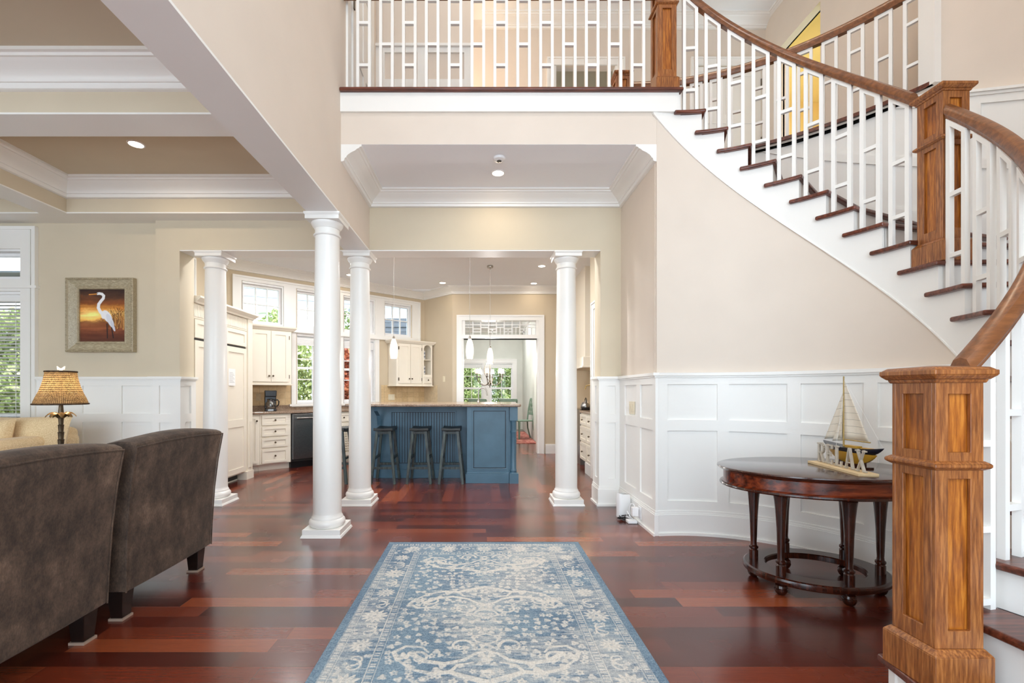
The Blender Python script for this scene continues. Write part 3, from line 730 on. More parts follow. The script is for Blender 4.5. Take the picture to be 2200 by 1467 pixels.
for i in range(13):
    x = -1.0825+.1973*i
    ladder(rl, bmap, x, x+.125, .0245, TOP, lambda s: TOP+.84, [TOP+.255, TOP+.62] if i % 2 == 0 else [TOP+.435])
mb = MB(); mb.grid([[(x, YB+.06+p[0], TOP+.84+p[1]) for p in RP] for x in (XL, 1.51)], True); mb.build('handrail', 'oak_rail', rl, smooth=.6)
rl = thing('landing_railing', 'far curved railing around the stairwell opening on the upper floor', 'railing', pol(RO+.04, 55, TOP))
gm = lambda s, z, d: pol(RO+.04+d, -s, z)
for i in range(13):
    a = 27.3+4.87*i
    ladder(rl, gm, -a-3.1, -a, .62, TOP+.012, lambda s: TOP+.84, [TOP+.255, TOP+.62] if i % 2 == 0 else [TOP+.435])
helix_rail(rl, RO+.04, 90.5, 25.5, lambda a: TOP+.84)

# ================================================================== COLUMNS
def column(label, x, y, h=ZS-.010, q=.925):
    r = thing('column', label, 'column', (x, y, 0), 0, 'white round columns under the beams')
    MB().box(-.158, .158, -.158, .158, .018, .066).taper((0, 0), 0, .020, .342, .326).build('plinth', 'column_paint', r, world=False, bevel=.002)
    pr = [(.125, .066), (.148, .068), (.160, .082), (.163, .100), (.158, .118), (.146, .130), (.141, .133), (.141, .143), (.137, .150), (.131, .158), (.1285, .175)]
    pr = [(a*q, b) for a, b in pr]
    MB().lathe(pr, n=48).build('base', 'column_paint', r, world=False, smooth=.6)
    sh = [(.128, .172)]+[(.128-.019*max(0, (t-.25)/.75)**1.3, .172+(h-.172-.175)*t) for t in [i/14 for i in range(15)]][1:]
    sh = [(a*q, b) for a, b in sh]
    MB().lathe(sh, n=48).build('shaft', 'column_paint', r, world=False, smooth=.9)
    t = h
    cp = [(.109, t-.176), (.121, t-.172), (.1245, t-.165), (.121, t-.158), (.110, t-.155), (.110, t-.112), (.116, t-.108), (.120, t-.100), (.134, t-.085), (.142, t-.070), (.144, t-.060), (.130, t-.056)]
    cp = [(a*q, b) for a, b in cp]
    MB().lathe(cp, n=48).build('capital', 'column_paint', r, world=False, smooth=.5)
    MB().box(-.142, .142, -.142, .142, t-.058, t-.026).taper((0, 0), t-.026, t-.014, .286, .302).box(-.151, .151, -.151, .151, t-.014, t).build('abacus', 'column_paint', r, world=False, bevel=.0015, seg=1)
    return r
column('tall white column nearest the camera, standing alone under the end of the beam', -1.334, 3.934)
column('white column at the middle of the kitchen opening, beside the blue island stools', -1.334, 4.985)
column('white column at the left, just behind the taupe armchairs', -2.915, 4.985)
column('white column at the right end of the kitchen opening, by the panelled pillar', .925, 4.985)

# ================================================================== LIGHT FITTINGS
def downlight(label, x, y, z, e, r=.055, col=WARM, grp=None):
    t = thing('recessed_light', label, 'light', (x, y, z), 0, grp)
    MB().lathe([(r, 0), (r+.014, 0), (r+.012, -.006), (r, -.008)], n=28, ring=True).build('trim_ring', 'plastic_white', t, world=False, smooth=True)
    MB().lathe([(.001, -.0035), (r, -.0035), (r, -.002), (.001, -.002)], n=28).build('lens', 'lamp_glow', t, world=False)
    l = area('bulb', (0, 0, -.010), (0, 0, -1), r*1.6, r*1.6, e, col, 'DISK'); l.parent = t
downlight('recessed ceiling light glowing in the brown living room coffer', -3.0, 3.95, CZ, 8)
downlight('recessed ceiling light in the hall ceiling under the balcony', .157, 4.385, HC, 5)
KE = 4
for lab, x, y in (('small recessed kitchen light above the window wall, left of the middle column', -2.30, 7.94), ('recessed kitchen ceiling light left of the bronze pendant canopy', -.732, 8.52), ('recessed kitchen ceiling light nearest the right column, nearer of the two there', .974, 7.38), ('recessed kitchen ceiling light farther back of the two near the right column', .98, 8.56)):
    downlight(lab, x, y, KZ, 2.5, col=(1, .88, .74))
for lab, x, y in (('unseen kitchen light added behind the header, at the left', -2.6, 5.7), ('unseen kitchen light added behind the header, over the stools', -1.0, 5.6), ('unseen kitchen light added behind the header, at the right', .5, 5.6), ('unseen kitchen light added behind the header, over the island left half', -1.6, 6.7), ('unseen kitchen light added behind the header, over the island right half', .3, 6.7), ('unseen kitchen light added behind the header, by the refrigerator', -2.75, 6.6)):
    downlight(lab, x, y, KZ, 12 if 'refrig' in lab else 28, .075, (.95, .97, 1))  # out-of-view fill lights added to brighten the kitchen
t = thing('smoke_detector', 'round white detector disc on the hall ceiling in front of the recessed light', 'detector', (.157, 4.10, HC))
MB().lathe([(.001, -.032), (.028, -.032), (.052, -.022), (.056, -.004), (.05, 0), (.001, 0)], n=28).build('housing', 'plastic_white', t, world=False, smooth=.6)
MB().lathe([(.001, -.036), (.020, -.036), (.022, -.030), (.001, -.030)], n=20).build('sensor', 'vent_dark', t, world=False)
def pendant(label, x, y, zb, canopy=False):
    t = thing('pendant_light', label, 'light', (x, y, KZ), 0, 'glass pendants over the island')
    h = .265; b = zb-KZ
    MB().tube([(0, 0, b+h+.03), (0, 0, -.02)], .0022, 6).build('cord', 'cord_grey', t, world=False)
    MB().lathe([(.048, 0), (.05, -.02), (.045, -.035), (.012, -.04), (.008, -.06)], n=24).build('canopy', 'nickel', t, world=False, smooth=.6)
    MB().lathe([(.010, b+h+.035), (.014, b+h+.02), (.018, b+h-.002), (.012, b+h-.004)], n=16).build('socket', 'nickel', t, world=False, smooth=.6)
    pr = [(.034, 0), (.042, .004), (.049, .04), (.053, .09), (.052, .13), (.046, .18), (.034, .23), (.019, .262), (.012, .266)]
    MB().lathe([(.030, 0.002)]+pr, (0, 0, b), 28).build('glass_shade', 'pendant_glass', t, world=False, smooth=.8)
    l = point('bulb', (0, 0, b-.04), 16, (1, .95, .92), .03); l.parent = t
pendant('frosted glass pendant light over the stools, leftmost of three, beside the middle column', -1.179, 6.1, 1.657)
pendant('frosted glass pendant light hanging at the left edge of the dining doorway, middle of three', -.16, 6.1, 1.657)
pendant('lower looking frosted pendant with a visible metal ceiling canopy, rightmost of three', .136, 7.38, 1.657)

# ================================================================== KITCHEN
def panel(mb, mp, s0, s1, z0, z1, d0, d1, w=.055, inset=.011):
    mb.frame(mp, s0, s1, z0, z1, [(s0+w, s1-w, z0+w, z1-w)], d0, d1)
    mb.mbox(mp, s0+w-.004, s1-w+.004, z0+w-.004, z1-w+.004, d0, d1-inset)
    return mb
def knob(mp, s, z, d, par):
    MB().tube([mp(s, z, d), mp(s, z, d+.016), mp(s, z, d+.018)], .006, 8).tube([mp(s, z, d+.014), mp(s, z, d+.020), mp(s, z, d+.028), mp(s, z, d+.032)], .015, 12, .009).build('knob', 'bronze', par, smooth=.8)
def door(par, mp, s0, s1, z0, z1, d, kn=None, name='door', w=.055, mat='cabinet_cream'):
    o = panel(MB(), mp, s0, s1, z0, z1, d, d+.02, w).build(name, mat, par)
    if kn: knob(mp, kn[0], kn[1], d+.02, o)
    return o
def cab(name, label, mp, s0, s1, z0, z1, d0, d1, kick=True, group=None, cat='cabinet'):
    r = thing(name, label, cat, mp((s0+s1)/2, z0, (d0+d1)/2), 0, group)
    mb = MB().mbox(mp, s0, s1, z0+(.1 if kick else 0), z1, d0, d1)
    if kick: mb.mbox(mp, s0, s1, z0, z0+.1, d0, d1-.07)
    mb.build('body', 'cabinet_cream', r, bevel=.002, seg=1); return r
# tall built-in refrigerator
fm2 = line_map((-3.25, 5.14), (-3.25, 7), -1)
r = thing('built_in_refrigerator', 'tall cream panelled built-in refrigerator behind the left column', 'refrigerator', (-3.58, 5.8, 0))
MB().box(-3.92, -3.27, 5.14, 6.43, .1, 2.2).box(-3.92, -3.36, 5.14, 6.43, 0, .1).build('body', 'cabinet_cream', r)
door(r, fm2, .02, .62, .12, 1.80, -.02, w=.07); 
mb = MB(); mb.frame(fm2, .64, 1.15, .12, 1.80, [(.71, 1.08, .19, .74), (.71, 1.08, .84, 1.73)], -.02, 0); mb.mbox(fm2, .70, 1.09, .18, 1.74, -.02, -.011); mb.build('door', 'cabinet_cream', r)
door(r, fm2, .02, .62, 1.83, 2.04, -.02, w=.05); door(r, fm2, .64, 1.15, 1.83, 2.04, -.02, w=.05)
mb = MB(); mb.mbox(fm2, 0, 1.17, 2.05, 2.22, -.02, -.008)
for i in range(38): mb.mbox(fm2, .01+.03*i, .034+.03*i, 2.07, 2.20, -.01, -.002)
mb.build('beaded_frieze', 'cabinet_cream', r)
MB().mbox(fm2, 1.17, 1.29, .1, 2.22, -.02, .012).mbox(fm2, 1.20, 1.26, .16, .8, .012, .024).build('side_pilaster', 'cabinet_cream', r)
MB().mbox(fm2, 1.12, 1.31, 0, .11, -.10, .02).build('foot_block', 'cabinet_cream', r)
MB().mbox(fm2, .0, 1.1, .02, .1, -.12, -.10).build('toe_grille', 'vent_dark', r); MB().mbox(fm2, .0, 1.16, 1.803, 1.827, -.03, -.018).build('vent_slot', 'vent_dark', r)
MB().sweep([(-3.25, 5.14), (-3.25, 6.43), (-3.75, 6.43)], [(0, 0), (.02, 0), (.03, .02), (.06, .045), (.075, .06), (.075, .08), (0, .08)], 2.22, side=-1).box(-3.9, -3.25, 5.14, 6.43, 2.28, 2.30).build('crown', 'cabinet_cream', r, smooth=.4)
t = thing('paper_note', 'white printed sheet taped to the cream refrigerator door', 'paper', fm2(.78, 1.29, .003))
MB().mbox(fm2, .70, .86, 1.29, 1.51, .001, .002).build('sheet', 'paper', t)
mb = MB()
for i in range(9): mb.mbox(fm2, .72, .84-.02*(i % 3), 1.33+.016*i, 1.333+.016*i, .002, .0024)
mb.build('printed_lines', 'ink', t)
# base run along the window wall
D1 = .53
r = cab('base_cabinet', 'narrow cream base cabinet with one door, between refrigerator and drawers', km, -.50, -.245, 0, .868, .01, D1)
door(r, km, -.475, -.27, .13, .84, D1, (-.29, .77), w=.04)
r = cab('drawer_cabinet', 'cream base cabinet with four drawers, left of the steel dishwasher', km, -.243, .215, 0, .868, .01, D1)
for z0_, z1_ in ((.70, .845), (.53, .67), (.36, .50), (.12, .33)): door(r, km, -.215, .165, z0_, z1_, D1, (-.025, (z0_+z1_)/2), 'drawer', .035)
r = thing('dishwasher', 'stainless steel dishwasher built in under the granite worktop', 'dishwasher', km(.52, 0, .3))
MB().mbox(km, .22, .82, .10, .865, .02, D1-.01).build('body', 'vent_dark', r)
MB().mbox(km, .235, .805, .14, .855, D1-.01, D1+.025).build('door', 'steel', r, bevel=.004)
MB().tube([km(.29, .79, D1+.06), km(.75, .79, D1+.06)], .013, 12).tube([km(.31, .79, D1+.02), km(.31, .79, D1+.06)], .009).tube([km(.73, .79, D1+.02), km(.73, .79, D1+.06)], .009).build('handle', 'steel', r, smooth=True)
MB().mbox(km, .22, .82, 0, .13, .02, D1-.02).build('kick_plate', 'plastic_black', r)
r = cab('sink_cabinet', 'cream sink cabinet with lattice doors, seen between the two nearer columns', km, .825, 1.85, 0, .868, .01, D1)
for a, b in ((.85, 1.325), (1.345, 1.82)):
    door(r, km, a, b, .70, .84, D1, ((a+b)/2, .77), 'drawer', .03)
    mb = MB(); hl = []
    nx_, nz_ = 9, 11
    for i in range(nx_):
        for j in range(nz_): hl.append((a+.05+(b-a-.1)*(i+.12)/nx_, a+.05+(b-a-.1)*(i+.88)/nx_, .17+.46*(j+.12)/nz_, .17+.46*(j+.88)/nz_))
    mb.frame(km, a, b, .12, .68, hl, D1, D1+.018); o = mb.build('door', 'cabinet_cream', r)
    MB().mbox(km, a+.04, b-.04, .16, .64, D1+.0005, D1+.002).build('mesh_backing', 'beige_wall', o)
    knob(km, b-.025 if a < 1 else a+.025, .60, D1+.018, o)
r = cab('base_cabinet', 'cream base cabinet under the right-hand upper cabinet, hidden by the island', km, 1.855, 2.80, 0, .868, .01, D1)
door(r, km, 1.88, 2.32, .13, .84, D1, (2.28, .77)); door(r, km, 2.34, 2.77, .13, .84, D1, (2.38, .77))
r = thing('kitchen_countertop', 'brown granite worktop along the kitchen window wall', 'countertop', km(1.2, .87, .3))
MB().mbox(km, -.53, 2.85, .870, .905, .004, D1+.045).build('slab', 'granite', r, bevel=.006)
MB().mbox(km, -.53, 2.85, .905, .985, .004, .022).build('upstand', 'granite', r)
structure('trim_34', MB().mbox(km, -.55, .39, .985, 1.335, .002, .010).mbox(km, 2.10, 3.10, .985, 1.335, .002, .010), 'tile_splash')
cm = line_map(KW2, KW3, -1)
structure('trim_35', MB().mbox(cm, .0, .42, .985, 1.335, .002, .010), 'stone_splash')
# upper cabinets
def crownlet(par, mp, s0, s1, z, d):
    a, b = Vector(mp(s0, 0, d)[:2]), Vector(mp(s1, 0, d)[:2]); a0, b0 = Vector(mp(s0, 0, 0.01)[:2]), Vector(mp(s1, 0, .01)[:2])
    MB().sweep([a0, a, b, b0], [(0, 0), (.012, 0), (.02, .015), (.045, .04), (.05, .06), (0, .06)], z, side=-1).build('crown', 'cabinet_cream', par, smooth=.4)
r = cab('wall_cabinet', 'cream two-door wall cabinet above the coffee maker', km, -.34, .30, 1.33, 2.24, .01, .31, False)
door(r, km, -.30, -.025, 1.37, 2.17, .31, (-.05, 1.46)); door(r, km, -.015, .26, 1.37, 2.17, .31, (.01, 1.46))
for s_ in (-.30, .26):
    for z_ in (1.45, 2.08): MB().mbox(km, s_-.005, s_+.005, z_-.03, z_+.03, .31, .334).build('hinge', 'bronze', r)
crownlet(r, km, -.36, .33, 2.19, .315)
MB().mbox(km, -.36, .33, 1.315, 1.33, .005, .335).build('light_rail', 'cabinet_cream', r)
r = cab('wall_cabinet', 'cream wall cabinet with an arched open shelf, right of the kitchen windows', km, 2.254, 2.84, 1.33, 2.20, .01, .31, False)
mb = MB().mbox(km, 2.84, 3.08, 1.33, 2.20, .02, .06).mbox(km, 2.84, 2.86, 1.33, 2.20, .06, .31).mbox(km, 3.06, 3.08, 1.33, 2.20, .06, .31).mbox(km, 2.84, 3.08, 2.17, 2.2, .06, .31).mbox(km, 2.84, 3.08, 1.33, 1.355, .06, .31).mbox(km, 2.84, 3.08, 1.53, 1.545, .06, .31).mbox(km, 2.84, 3.08, 1.84, 1.853, .06, .30)
mb.cells(km, [2.84]+[2.875+.17*i/10 for i in range(11)]+[3.08], [1.33, 1.55]+[2.06+.08*i/8 for i in range(9)]+[2.20], lambda s, z: not (2.875 < s < 3.045 and z > 1.55 and z < 2.06+.08*math.sqrt(max(0, 1-((s-2.96)/.085)**2))), .31, .325)
mb.build('shelf_tower', 'cabinet_cream', r)
door(r, km, 2.30, 2.555, 1.37, 2.14, .31, (2.53, 1.46)); door(r, km, 2.565, 2.82, 1.37, 2.14, .31, (2.59, 1.46))
for s_ in (2.30, 2.82):
    for z_ in (1.45, 2.05): MB().mbox(km, s_-.005, s_+.005, z_-.03, z_+.03, .31, .334).build('hinge', 'bronze', r)
door(r, km, 2.875, 3.045, 1.375, 1.51, .325, (2.96, 1.44), 'drawer', .025)
crownlet(r, km, 2.22, 3.10, 2.15, .325)
MB().mbox(km, 2.23, 3.10, 1.315, 1.33, .005, .34).build('light_rail', 'cabinet_cream', r)
def cups(label, s, z, n):
    t = thing('cup_stack', label, 'cups', km(s, z, .2))
    for i in range(n):
        x, y, _ = km(s, 0, .2)
        MB().lathe([(.022, 0), (.036, .03), (.038, .045), (.034, .045), (.02, .008)], (x, y, z+.034*i), 16).build('cup', 'plastic_white' if i % 2 == 0 else 'siding_grey', t, smooth=.6)
cups('stack of grey and white cups on the upper arched shelf', 2.95, 1.853, 5)
cups('stack of grey and white cups on the lower arched shelf', 2.95, 1.545, 5)
# coffee maker
p = Vector(km(-.02, .905, .30)); r = thing('coffee_maker', 'black coffee maker with glass carafe on the granite worktop', 'coffee maker', p, math.atan2(KU.y, KU.x)-.25)
MB().box(-.085, .085, -.10, .10, 0, .035).box(-.085, .085, .03, .10, .035, .30).taper((0, 0), .225, .325, .165, .175, .19, .20).build('body', 'plastic_black', r, world=False, bevel=.012, seg=3)
MB().lathe([(.03, .036), (.062, .045), (.072, .09), (.066, .13), (.045, .16), (.047, .175)], (0, -.035, 0), 24).build('carafe', 'carafe_glass', r, world=False, smooth=True)
MB().lathe([(.028, .174), (.052, .174), (.05, .19), (.02, .195)], (0, -.035, 0), 24).tube([(.05, -.06, .172), (.10, -.075, .175), (.118, -.08, .15), (.112, -.08, .10), (.085, -.075, .07)], .010, 8).build('carafe_lid_and_handle', 'plastic_black', r, world=False, smooth=.7)
MB().lathe([(.055, .0355), (.066, .0355), (.066, .040), (.055, .040)], (0, -.035, 0), 24).box(-.04, .04, -.104, -.099, .008, .028).build('warming_plate', 'steel', r, world=False)
# wall plates
def plate(name, label, mp, s, z, w, h, keys, mat='plastic_ivory', cat='switch'):
    t = thing(name, label, cat, mp(s, z, 0)); MB().mbox(mp, s-w/2, s+w/2, z-h/2, z+h/2, 0, .007).build('cover_plate', mat, t, bevel=.002)
    for i in range(keys):
        c = s-w/2+w*(i+.5)/keys; MB().mbox(mp, c-.015, c+.015, z-h*.3, z+h*.3, .007, .011).build('rocker', mat, t, bevel=.001)
off = lambda mp, e: (lambda s, z, d: mp(s, z, d+e))
plate('outlet_plate', 'ivory double outlet plate on the tiled splashback above the island, under the arched cabinet', off(km, .011), 2.32, 1.10, .14, .115, 2, cat='outlet')
plate('outlet_plate', 'ivory outlet on the tiled splashback left of the coffee maker', off(km, .011), -.12, 1.12, .07, .115, 1, 'stone_splash', cat='outlet')
plate('switch_plate', 'small ivory switch plate on the angled wall left of the dining doorway', cm, .62, 1.46, .06, .115, 1)
sw_ = line_map((XR, YH), (XR, 3), -1)
plate('dimmer_plate', 'ivory dimmer plate on the white panelling of the hall wall', off(sw_, .008), .385, 1.055, .155, .125, 3)
plate('outlet_plate', 'white outlet low on the baseboard behind the router', off(sw_, .037), .69, .105, .07, .11, 1, 'plastic_white', 'outlet')

# island
r = thing('kitchen_island', 'blue painted kitchen island bar with beadboard front and granite top', 'island', (-.6, 6.6, 0))
IY = 6.42
im = lambda s, z, d: (s, IY-d, z)
MB().box(-1.72, -.19, IY, 7.15, .0, 1.012).box(-.197, .46, 6.06, 7.15, 0, 1.012).build('body', 'island_blue', r)
mb = MB(); mb.frame(im, -1.72, -.197, .12, 1.012, [(-1.27, -.37, .20, .93)], 0, .022); mb.mbox(im, -1.72, -.197, 0, .125, 0, .035)
mb.frame(im, -1.285, -.355, .185, .945, [(-1.265, -.375, .205, .925)], .022, .030); mb.build('front_panel', 'island_blue', r, bevel=.002, seg=1)
mb = MB(); n = 24
for i in range(n): a = -1.27+.90*i/n; mb.mbox(im, a+.005, a+.90/n-.005, .20, .93, .001, .012)
bb = mb.build('beadboard', 'island_blue', r); MB().mbox(im, -1.27, -.37, .20, .93, 0, .0012).build('groove_backing', 'island_glaze', bb)
MB().frame(im, -1.272, -.368, .198, .932, [(-1.258, -.382, .212, .918)], .012, .0215).build('panel_bead', 'island_glaze', r)
im2 = lambda s, z, d: (s, 6.06-d, z)
mb = MB(); mb.frame(im2, -.197, .36, .13, 1.012, [(-.117, .325, .19, .965)], 0, .02); mb.mbox(im2, -.117, .325, .19, .965, 0, .004); mb.frame(im2, -.13, .338, .177, .978, [(-.112, .32, .195, .96)], .02, .028); MB().frame(im2, -.1175, .3255, .1895, .9655, [(-.104, .312, .203, .952)], .004, .0195).build('panel_bead', 'island_glaze', r)
mb.mbox(im2, -.215, .36, 0, .125, 0, .045); mb.mbox(im2, -.207, .36, .125, .14, 0, .03); mb.build('end_panel', 'island_blue', r, bevel=.002, seg=1)
MB().lathe([(.050, .0), (.050, .13), (.042, .14), (.046, .17), (.038, .19), (.036, .5), (.038, .66), (.043, .67), (.043, .69), (.036, .70), (.038, .80), (.046, .83), (.05, .85)], (.42, 6.06, 0), 24).box(.365, .485, 6.0, 6.12, 0, .13).box(.37, .475, 6.01, 6.12, .83, 1.012).build('corner_post', 'island_blue', r, smooth=.5)
for x in (-1.43,):
    MB().grid([[(x-.025, IY, .55), (x-.025, IY-.05, .60), (x-.025, IY-.07, .75), (x-.025, IY-.13, .88), (x-.025, IY-.28, .95), (x-.025, IY-.30, 1.012), (x-.025, IY, 1.012)], [(x+.025, IY, .55), (x+.025, IY-.05, .60), (x+.025, IY-.07, .75), (x+.025, IY-.13, .88), (x+.025, IY-.28, .95), (x+.025, IY-.30, 1.012), (x+.025, IY, 1.012)]], True).build('corbel', 'island_blue', r)
MB().prism([(-1.80, 5.98), (.50, 5.93), (.515, 5.95), (.515, 7.2), (-1.80, 7.2)], 1.014, 1.05).build('countertop', 'granite', r, bevel=.012, seg=3)
t = thing('faucet', 'brushed gooseneck faucet standing behind the island counter', 'faucet', (-.05, 6.95, 1.05))
MB().tube([(0, 0, 0), (0, 0, .16)]+[(.062-.062*math.cos(PI*i/10), 0, .16+.062*math.sin(PI*i/10)) for i in range(1, 10)]+[(.135, 0, .10)], .010, 10).build('spout', 'nickel', t, world=False, smooth=True)
MB().lathe([(.026, 0), (.026, .01), (.014, .03), (.013, .05)], n=16).build('base', 'nickel', t, world=False, smooth=True)
# stools
def stool(label, x, y, rz=0):
    r = thing('bar_stool', label, 'stool', (x, y, 0), rz, 'dark wooden saddle stools at the island')
    hw, hd = .125, .195; z = .72
    rows = []
    for i in range(9):
        u = -1+2*i/8; dz = .016*u*u
        rows.append([(-hw, hd*u, z-.035+dz), (hw, hd*u, z-.035+dz), (hw, hd*u, z+dz), (0, hd*u, z-.008+dz), (-hw, hd*u, z+dz)])
    mb = MB().grid(rows, True); mb.f.append([0, 1, 2, 3, 4]); mb.f.append([44, 43, 42, 41, 40][::-1]); mb.build('seat', 'stool_black', r, world=False, bevel=.004)
    tp = {}
    for sx in (-1, 1):
        for sy in (-1, 1):
            a = Vector((sx*.155, sy*.20, 0)); b = Vector((sx*.085, sy*.15, z-.03)); tp[sx, sy] = (a, b)
            MB().bar(a, b, .034, .034, (0, 1, 0)).build('leg', 'stool_leg', r, world=False)
    P = lambda sx, sy, zz: tp[sx, sy][0].lerp(tp[sx, sy][1], zz/(z-.03))
    for sy in (-1, 1):
        MB().bar(P(-1, sy, .21), P(1, sy, .21), .022, .03).build('stretcher', 'stool_leg', r, world=False)
        MB().bar(P(-1, sy, z-.05), P(1, sy, z-.05), .02, .03).build('apron', 'stool_leg', r, world=False)
    for sx in (-1, 1): MB().bar(P(sx, -1, .33), P(sx, 1, .33), .022, .03).build('stretcher', 'stool_leg', r, world=False)
    return r
stool('black and green worn bar stool at the island, first one right of the middle column', -1.30, 6.16, 0.02)
stool('dark grey bar stool at the island, between the other two in front of the beadboard', -.825, 6.16, 0)
stool('dark grey bar stool nearest the smooth blue end panel of the island', -.405, 6.16, 0)
stool('dark bar stool mostly hidden, seen between the two nearer columns', -1.93, 6.16, 0)
# range side
rm = line_map((1.64, 8.85), (1.64, 6.5), -1)     # faces -x, s from far to near
r = cab('drawer_cabinet', 'cream cabinet with three drawers seen in the gap right of the right column', rm, 1.32, 2.26, 0, .868, -.60, 0)
for a, b in ((1.34, 1.78), (1.80, 2.24)):
    for z0_, z1_ in ((.68, .845), (.42, .65), (.12, .39)): door(r, rm, a, b, z0_, z1_, 0, ((a+b)/2, (z0_+z1_)/2), 'drawer', .04)
r = thing('range', 'dark cooking range under the cream hood, in the gap right of the right column', 'range', rm(.92, 0, -.3))
MB().mbox(rm, .52, 1.315, 0, .90, -.6, .01).build('body', 'steel', r); MB().mbox(rm, .52, 1.315, .90, .915, -.6, .01).build('cooktop', 'cooktop', r)
MB().mbox(rm, .52, 1.315, .915, 1.10, -.6, -.55).build('backguard', 'cooktop', r)
t = thing('kettle', 'chrome kettle on the range, in the gap right of the right column', 'kettle', rm(1.15, .916, -.12))
MB().lathe([(.07, 0), (.085, .02), (.085, .06), (.06, .11), (.02, .13), (.008, .15)], n=24).build('body', 'steel', t, world=False, smooth=True)
MB().tube([(0, -.06, .11), (0, -.05, .17), (0, 0, .19), (0, .05, .17), (0, .06, .11)], .007).build('handle', 'plastic_black', t, world=False, smooth=True)
r = thing('worktop', 'granite worktop over the drawers beside the range', 'countertop', rm(1.8, .87, -.3))
MB().mbox(rm, 1.318, 2.28, .870, .905, -.6, .03).build('slab', 'granite', r, bevel=.005)
r = thing('range_hood', 'large cream wooden range hood reaching the ceiling, behind the right column', 'hood', rm(.95, 1.65, -.3))
MB().mbox(rm, .42, 1.45, 1.75, KZ, -.6, -.04).build('chimney', 'cabinet_cream', r)
MB().mbox(rm, .38, 1.49, 1.62, 1.78, -.6, .0).mbox(rm, .36, 1.51, 1.60, 1.63, -.6, .02).build('canopy', 'cabinet_cream', r, bevel=.006)
t = thing('pot_filler', 'brass pot filler tap on the lit wall above the range', 'tap', rm(1.15, 1.32, -.6)); 
MB().tube([rm(1.15, 1.32, -.6), rm(1.15, 1.32, -.2), rm(1.18, 1.31, -.12), rm(1.18, 1.25, -.1)], .01, 8).build('arm', 'palm_gold', t, smooth=True)
structure('trim_36', MB().box(2.235, 2.25, 6.55, 8.9, .905, 1.6), 'stone_splash')
l = area('hood_light', rm(.95, 1.595, -.3), rm(.95, 0, -.3), .5, .2, 6, WARM)

# ================================================================== DINING ROOM
def chair(label, x, y, rz, grp='green dining chairs'):
    r = thing('dining_chair', label, 'chair', (x, y, 0), rz, grp)
    MB().prism([(-.21, -.22), (.21, -.22), (.19, .20), (-.19, .20)], .44, .47).build('seat', 'green_paint', r, world=False, bevel=.01)
    for sx in (-1, 1):
        MB().taper((sx*.18, -.19), 0, .44, .03, .045).build('leg', 'green_paint', r, world=False)
        MB().tube([(sx*.17, .27, 0), (sx*.175, .20, .25), (sx*.18, .19, .45), (sx*.19, .23, .75), (sx*.20, .29, 1.0)], .02, 8).build('leg', 'green_paint', r, world=False, smooth=True)
    Bk = lambda s, z: (s, .19+.10*((z-.45)/.55)**1.3, z)
    mb = MB().bar(Bk(-.21, .99), Bk(.21, .99), .022, .07).bar(Bk(-.19, .62), Bk(.19, .62), .02, .04)
    mb.build('top_rail', 'green_paint', r, world=False, bevel=.005)
    mb = MB()
    for i in range(-2, 3):
        mb.bar(Bk(i*.07-.05, .63), Bk(i*.07+.05, .96), .014, .016).bar(Bk(i*.07+.05, .63), Bk(i*.07-.05, .96), .014, .016)
    mb.build('lattice_back', 'green_paint', r, world=False)
    return r
chair('green dining chair with lattice back standing on the red rug, right of the island', 1.06, 11.6, -1.25)
chair('green dining chair whose top rail shows behind the island faucet', -.10, 10.9, PI)
chair('green dining chair whose top rail shows behind the right end of the island counter', .62, 10.9, PI)
r = thing('dining_table', 'dining table hidden behind the island', 'table', (.2, 12.0, 0))
MB().box(-.65, .75, 11.3, 12.7, .72, .75).build('top', 'table_top', r)
for sx in (-.5, .6):
    for sy in (11.45, 12.55): MB().taper((sx, sy), 0, .72, .05, .08).build('leg', 'table_wood', r)
t = NT('red_rug'); tt = t.ramp(t.noise(9, detail=5), [(.3, (120, 50, 44)), (.5, (166, 92, 80)), (.7, (206, 160, 140))]); t.set(Base_Color=tt, Roughness=.95); M['red_rug'] = t.m
o = MB().box(-.9, 1.28, 10.6, 13.6, .001, .012).build('area_rug', 'red_rug'); tag(o, 'faded red patterned rug on the dining room floor', 'rug')
r = thing('chandelier', 'bronze chandelier with small cream shades hanging in the dining room', 'chandelier', (.20, 11.2, KZ-.02))
zc = 1.46-(KZ-.02)
MB().tube([(0, 0, 0), (0, 0, zc+.55)], .006).build('chain', 'chandelier_metal', r, world=False)
MB().lathe([(.004, zc-.16), (.015, zc-.13), (.01, zc-.11), (.035, zc-.06), (.03, zc), (.014, zc+.04), (.02, zc+.1), (.012, zc+.2), (.015, zc+.4), (.03, zc+.46), (.01, zc+.56)], n=16).build('stem', 'chandelier_metal', r, world=False, smooth=True)
MB().tube([(-.02+.0*i, 0, 0) for i in range(1)]+[(-.03-.10*math.sin(PI*i/12), 0, zc+.02+.52*i/12) for i in range(13)]+[(-.06, 0, zc+.58), (-.09, 0, zc+.54)], .008).build('scroll', 'chandelier_metal', r, world=False, smooth=True) if False else MB().tube([(-.03-.11*math.sin(PI*i/12), 0, zc+.02+.5*i/12) for i in range(13)]+[(-.05, 0, zc+.57), (-.085, 0, zc+.54)], .008).build('scroll', 'chandelier_metal', r, world=False, smooth=True)
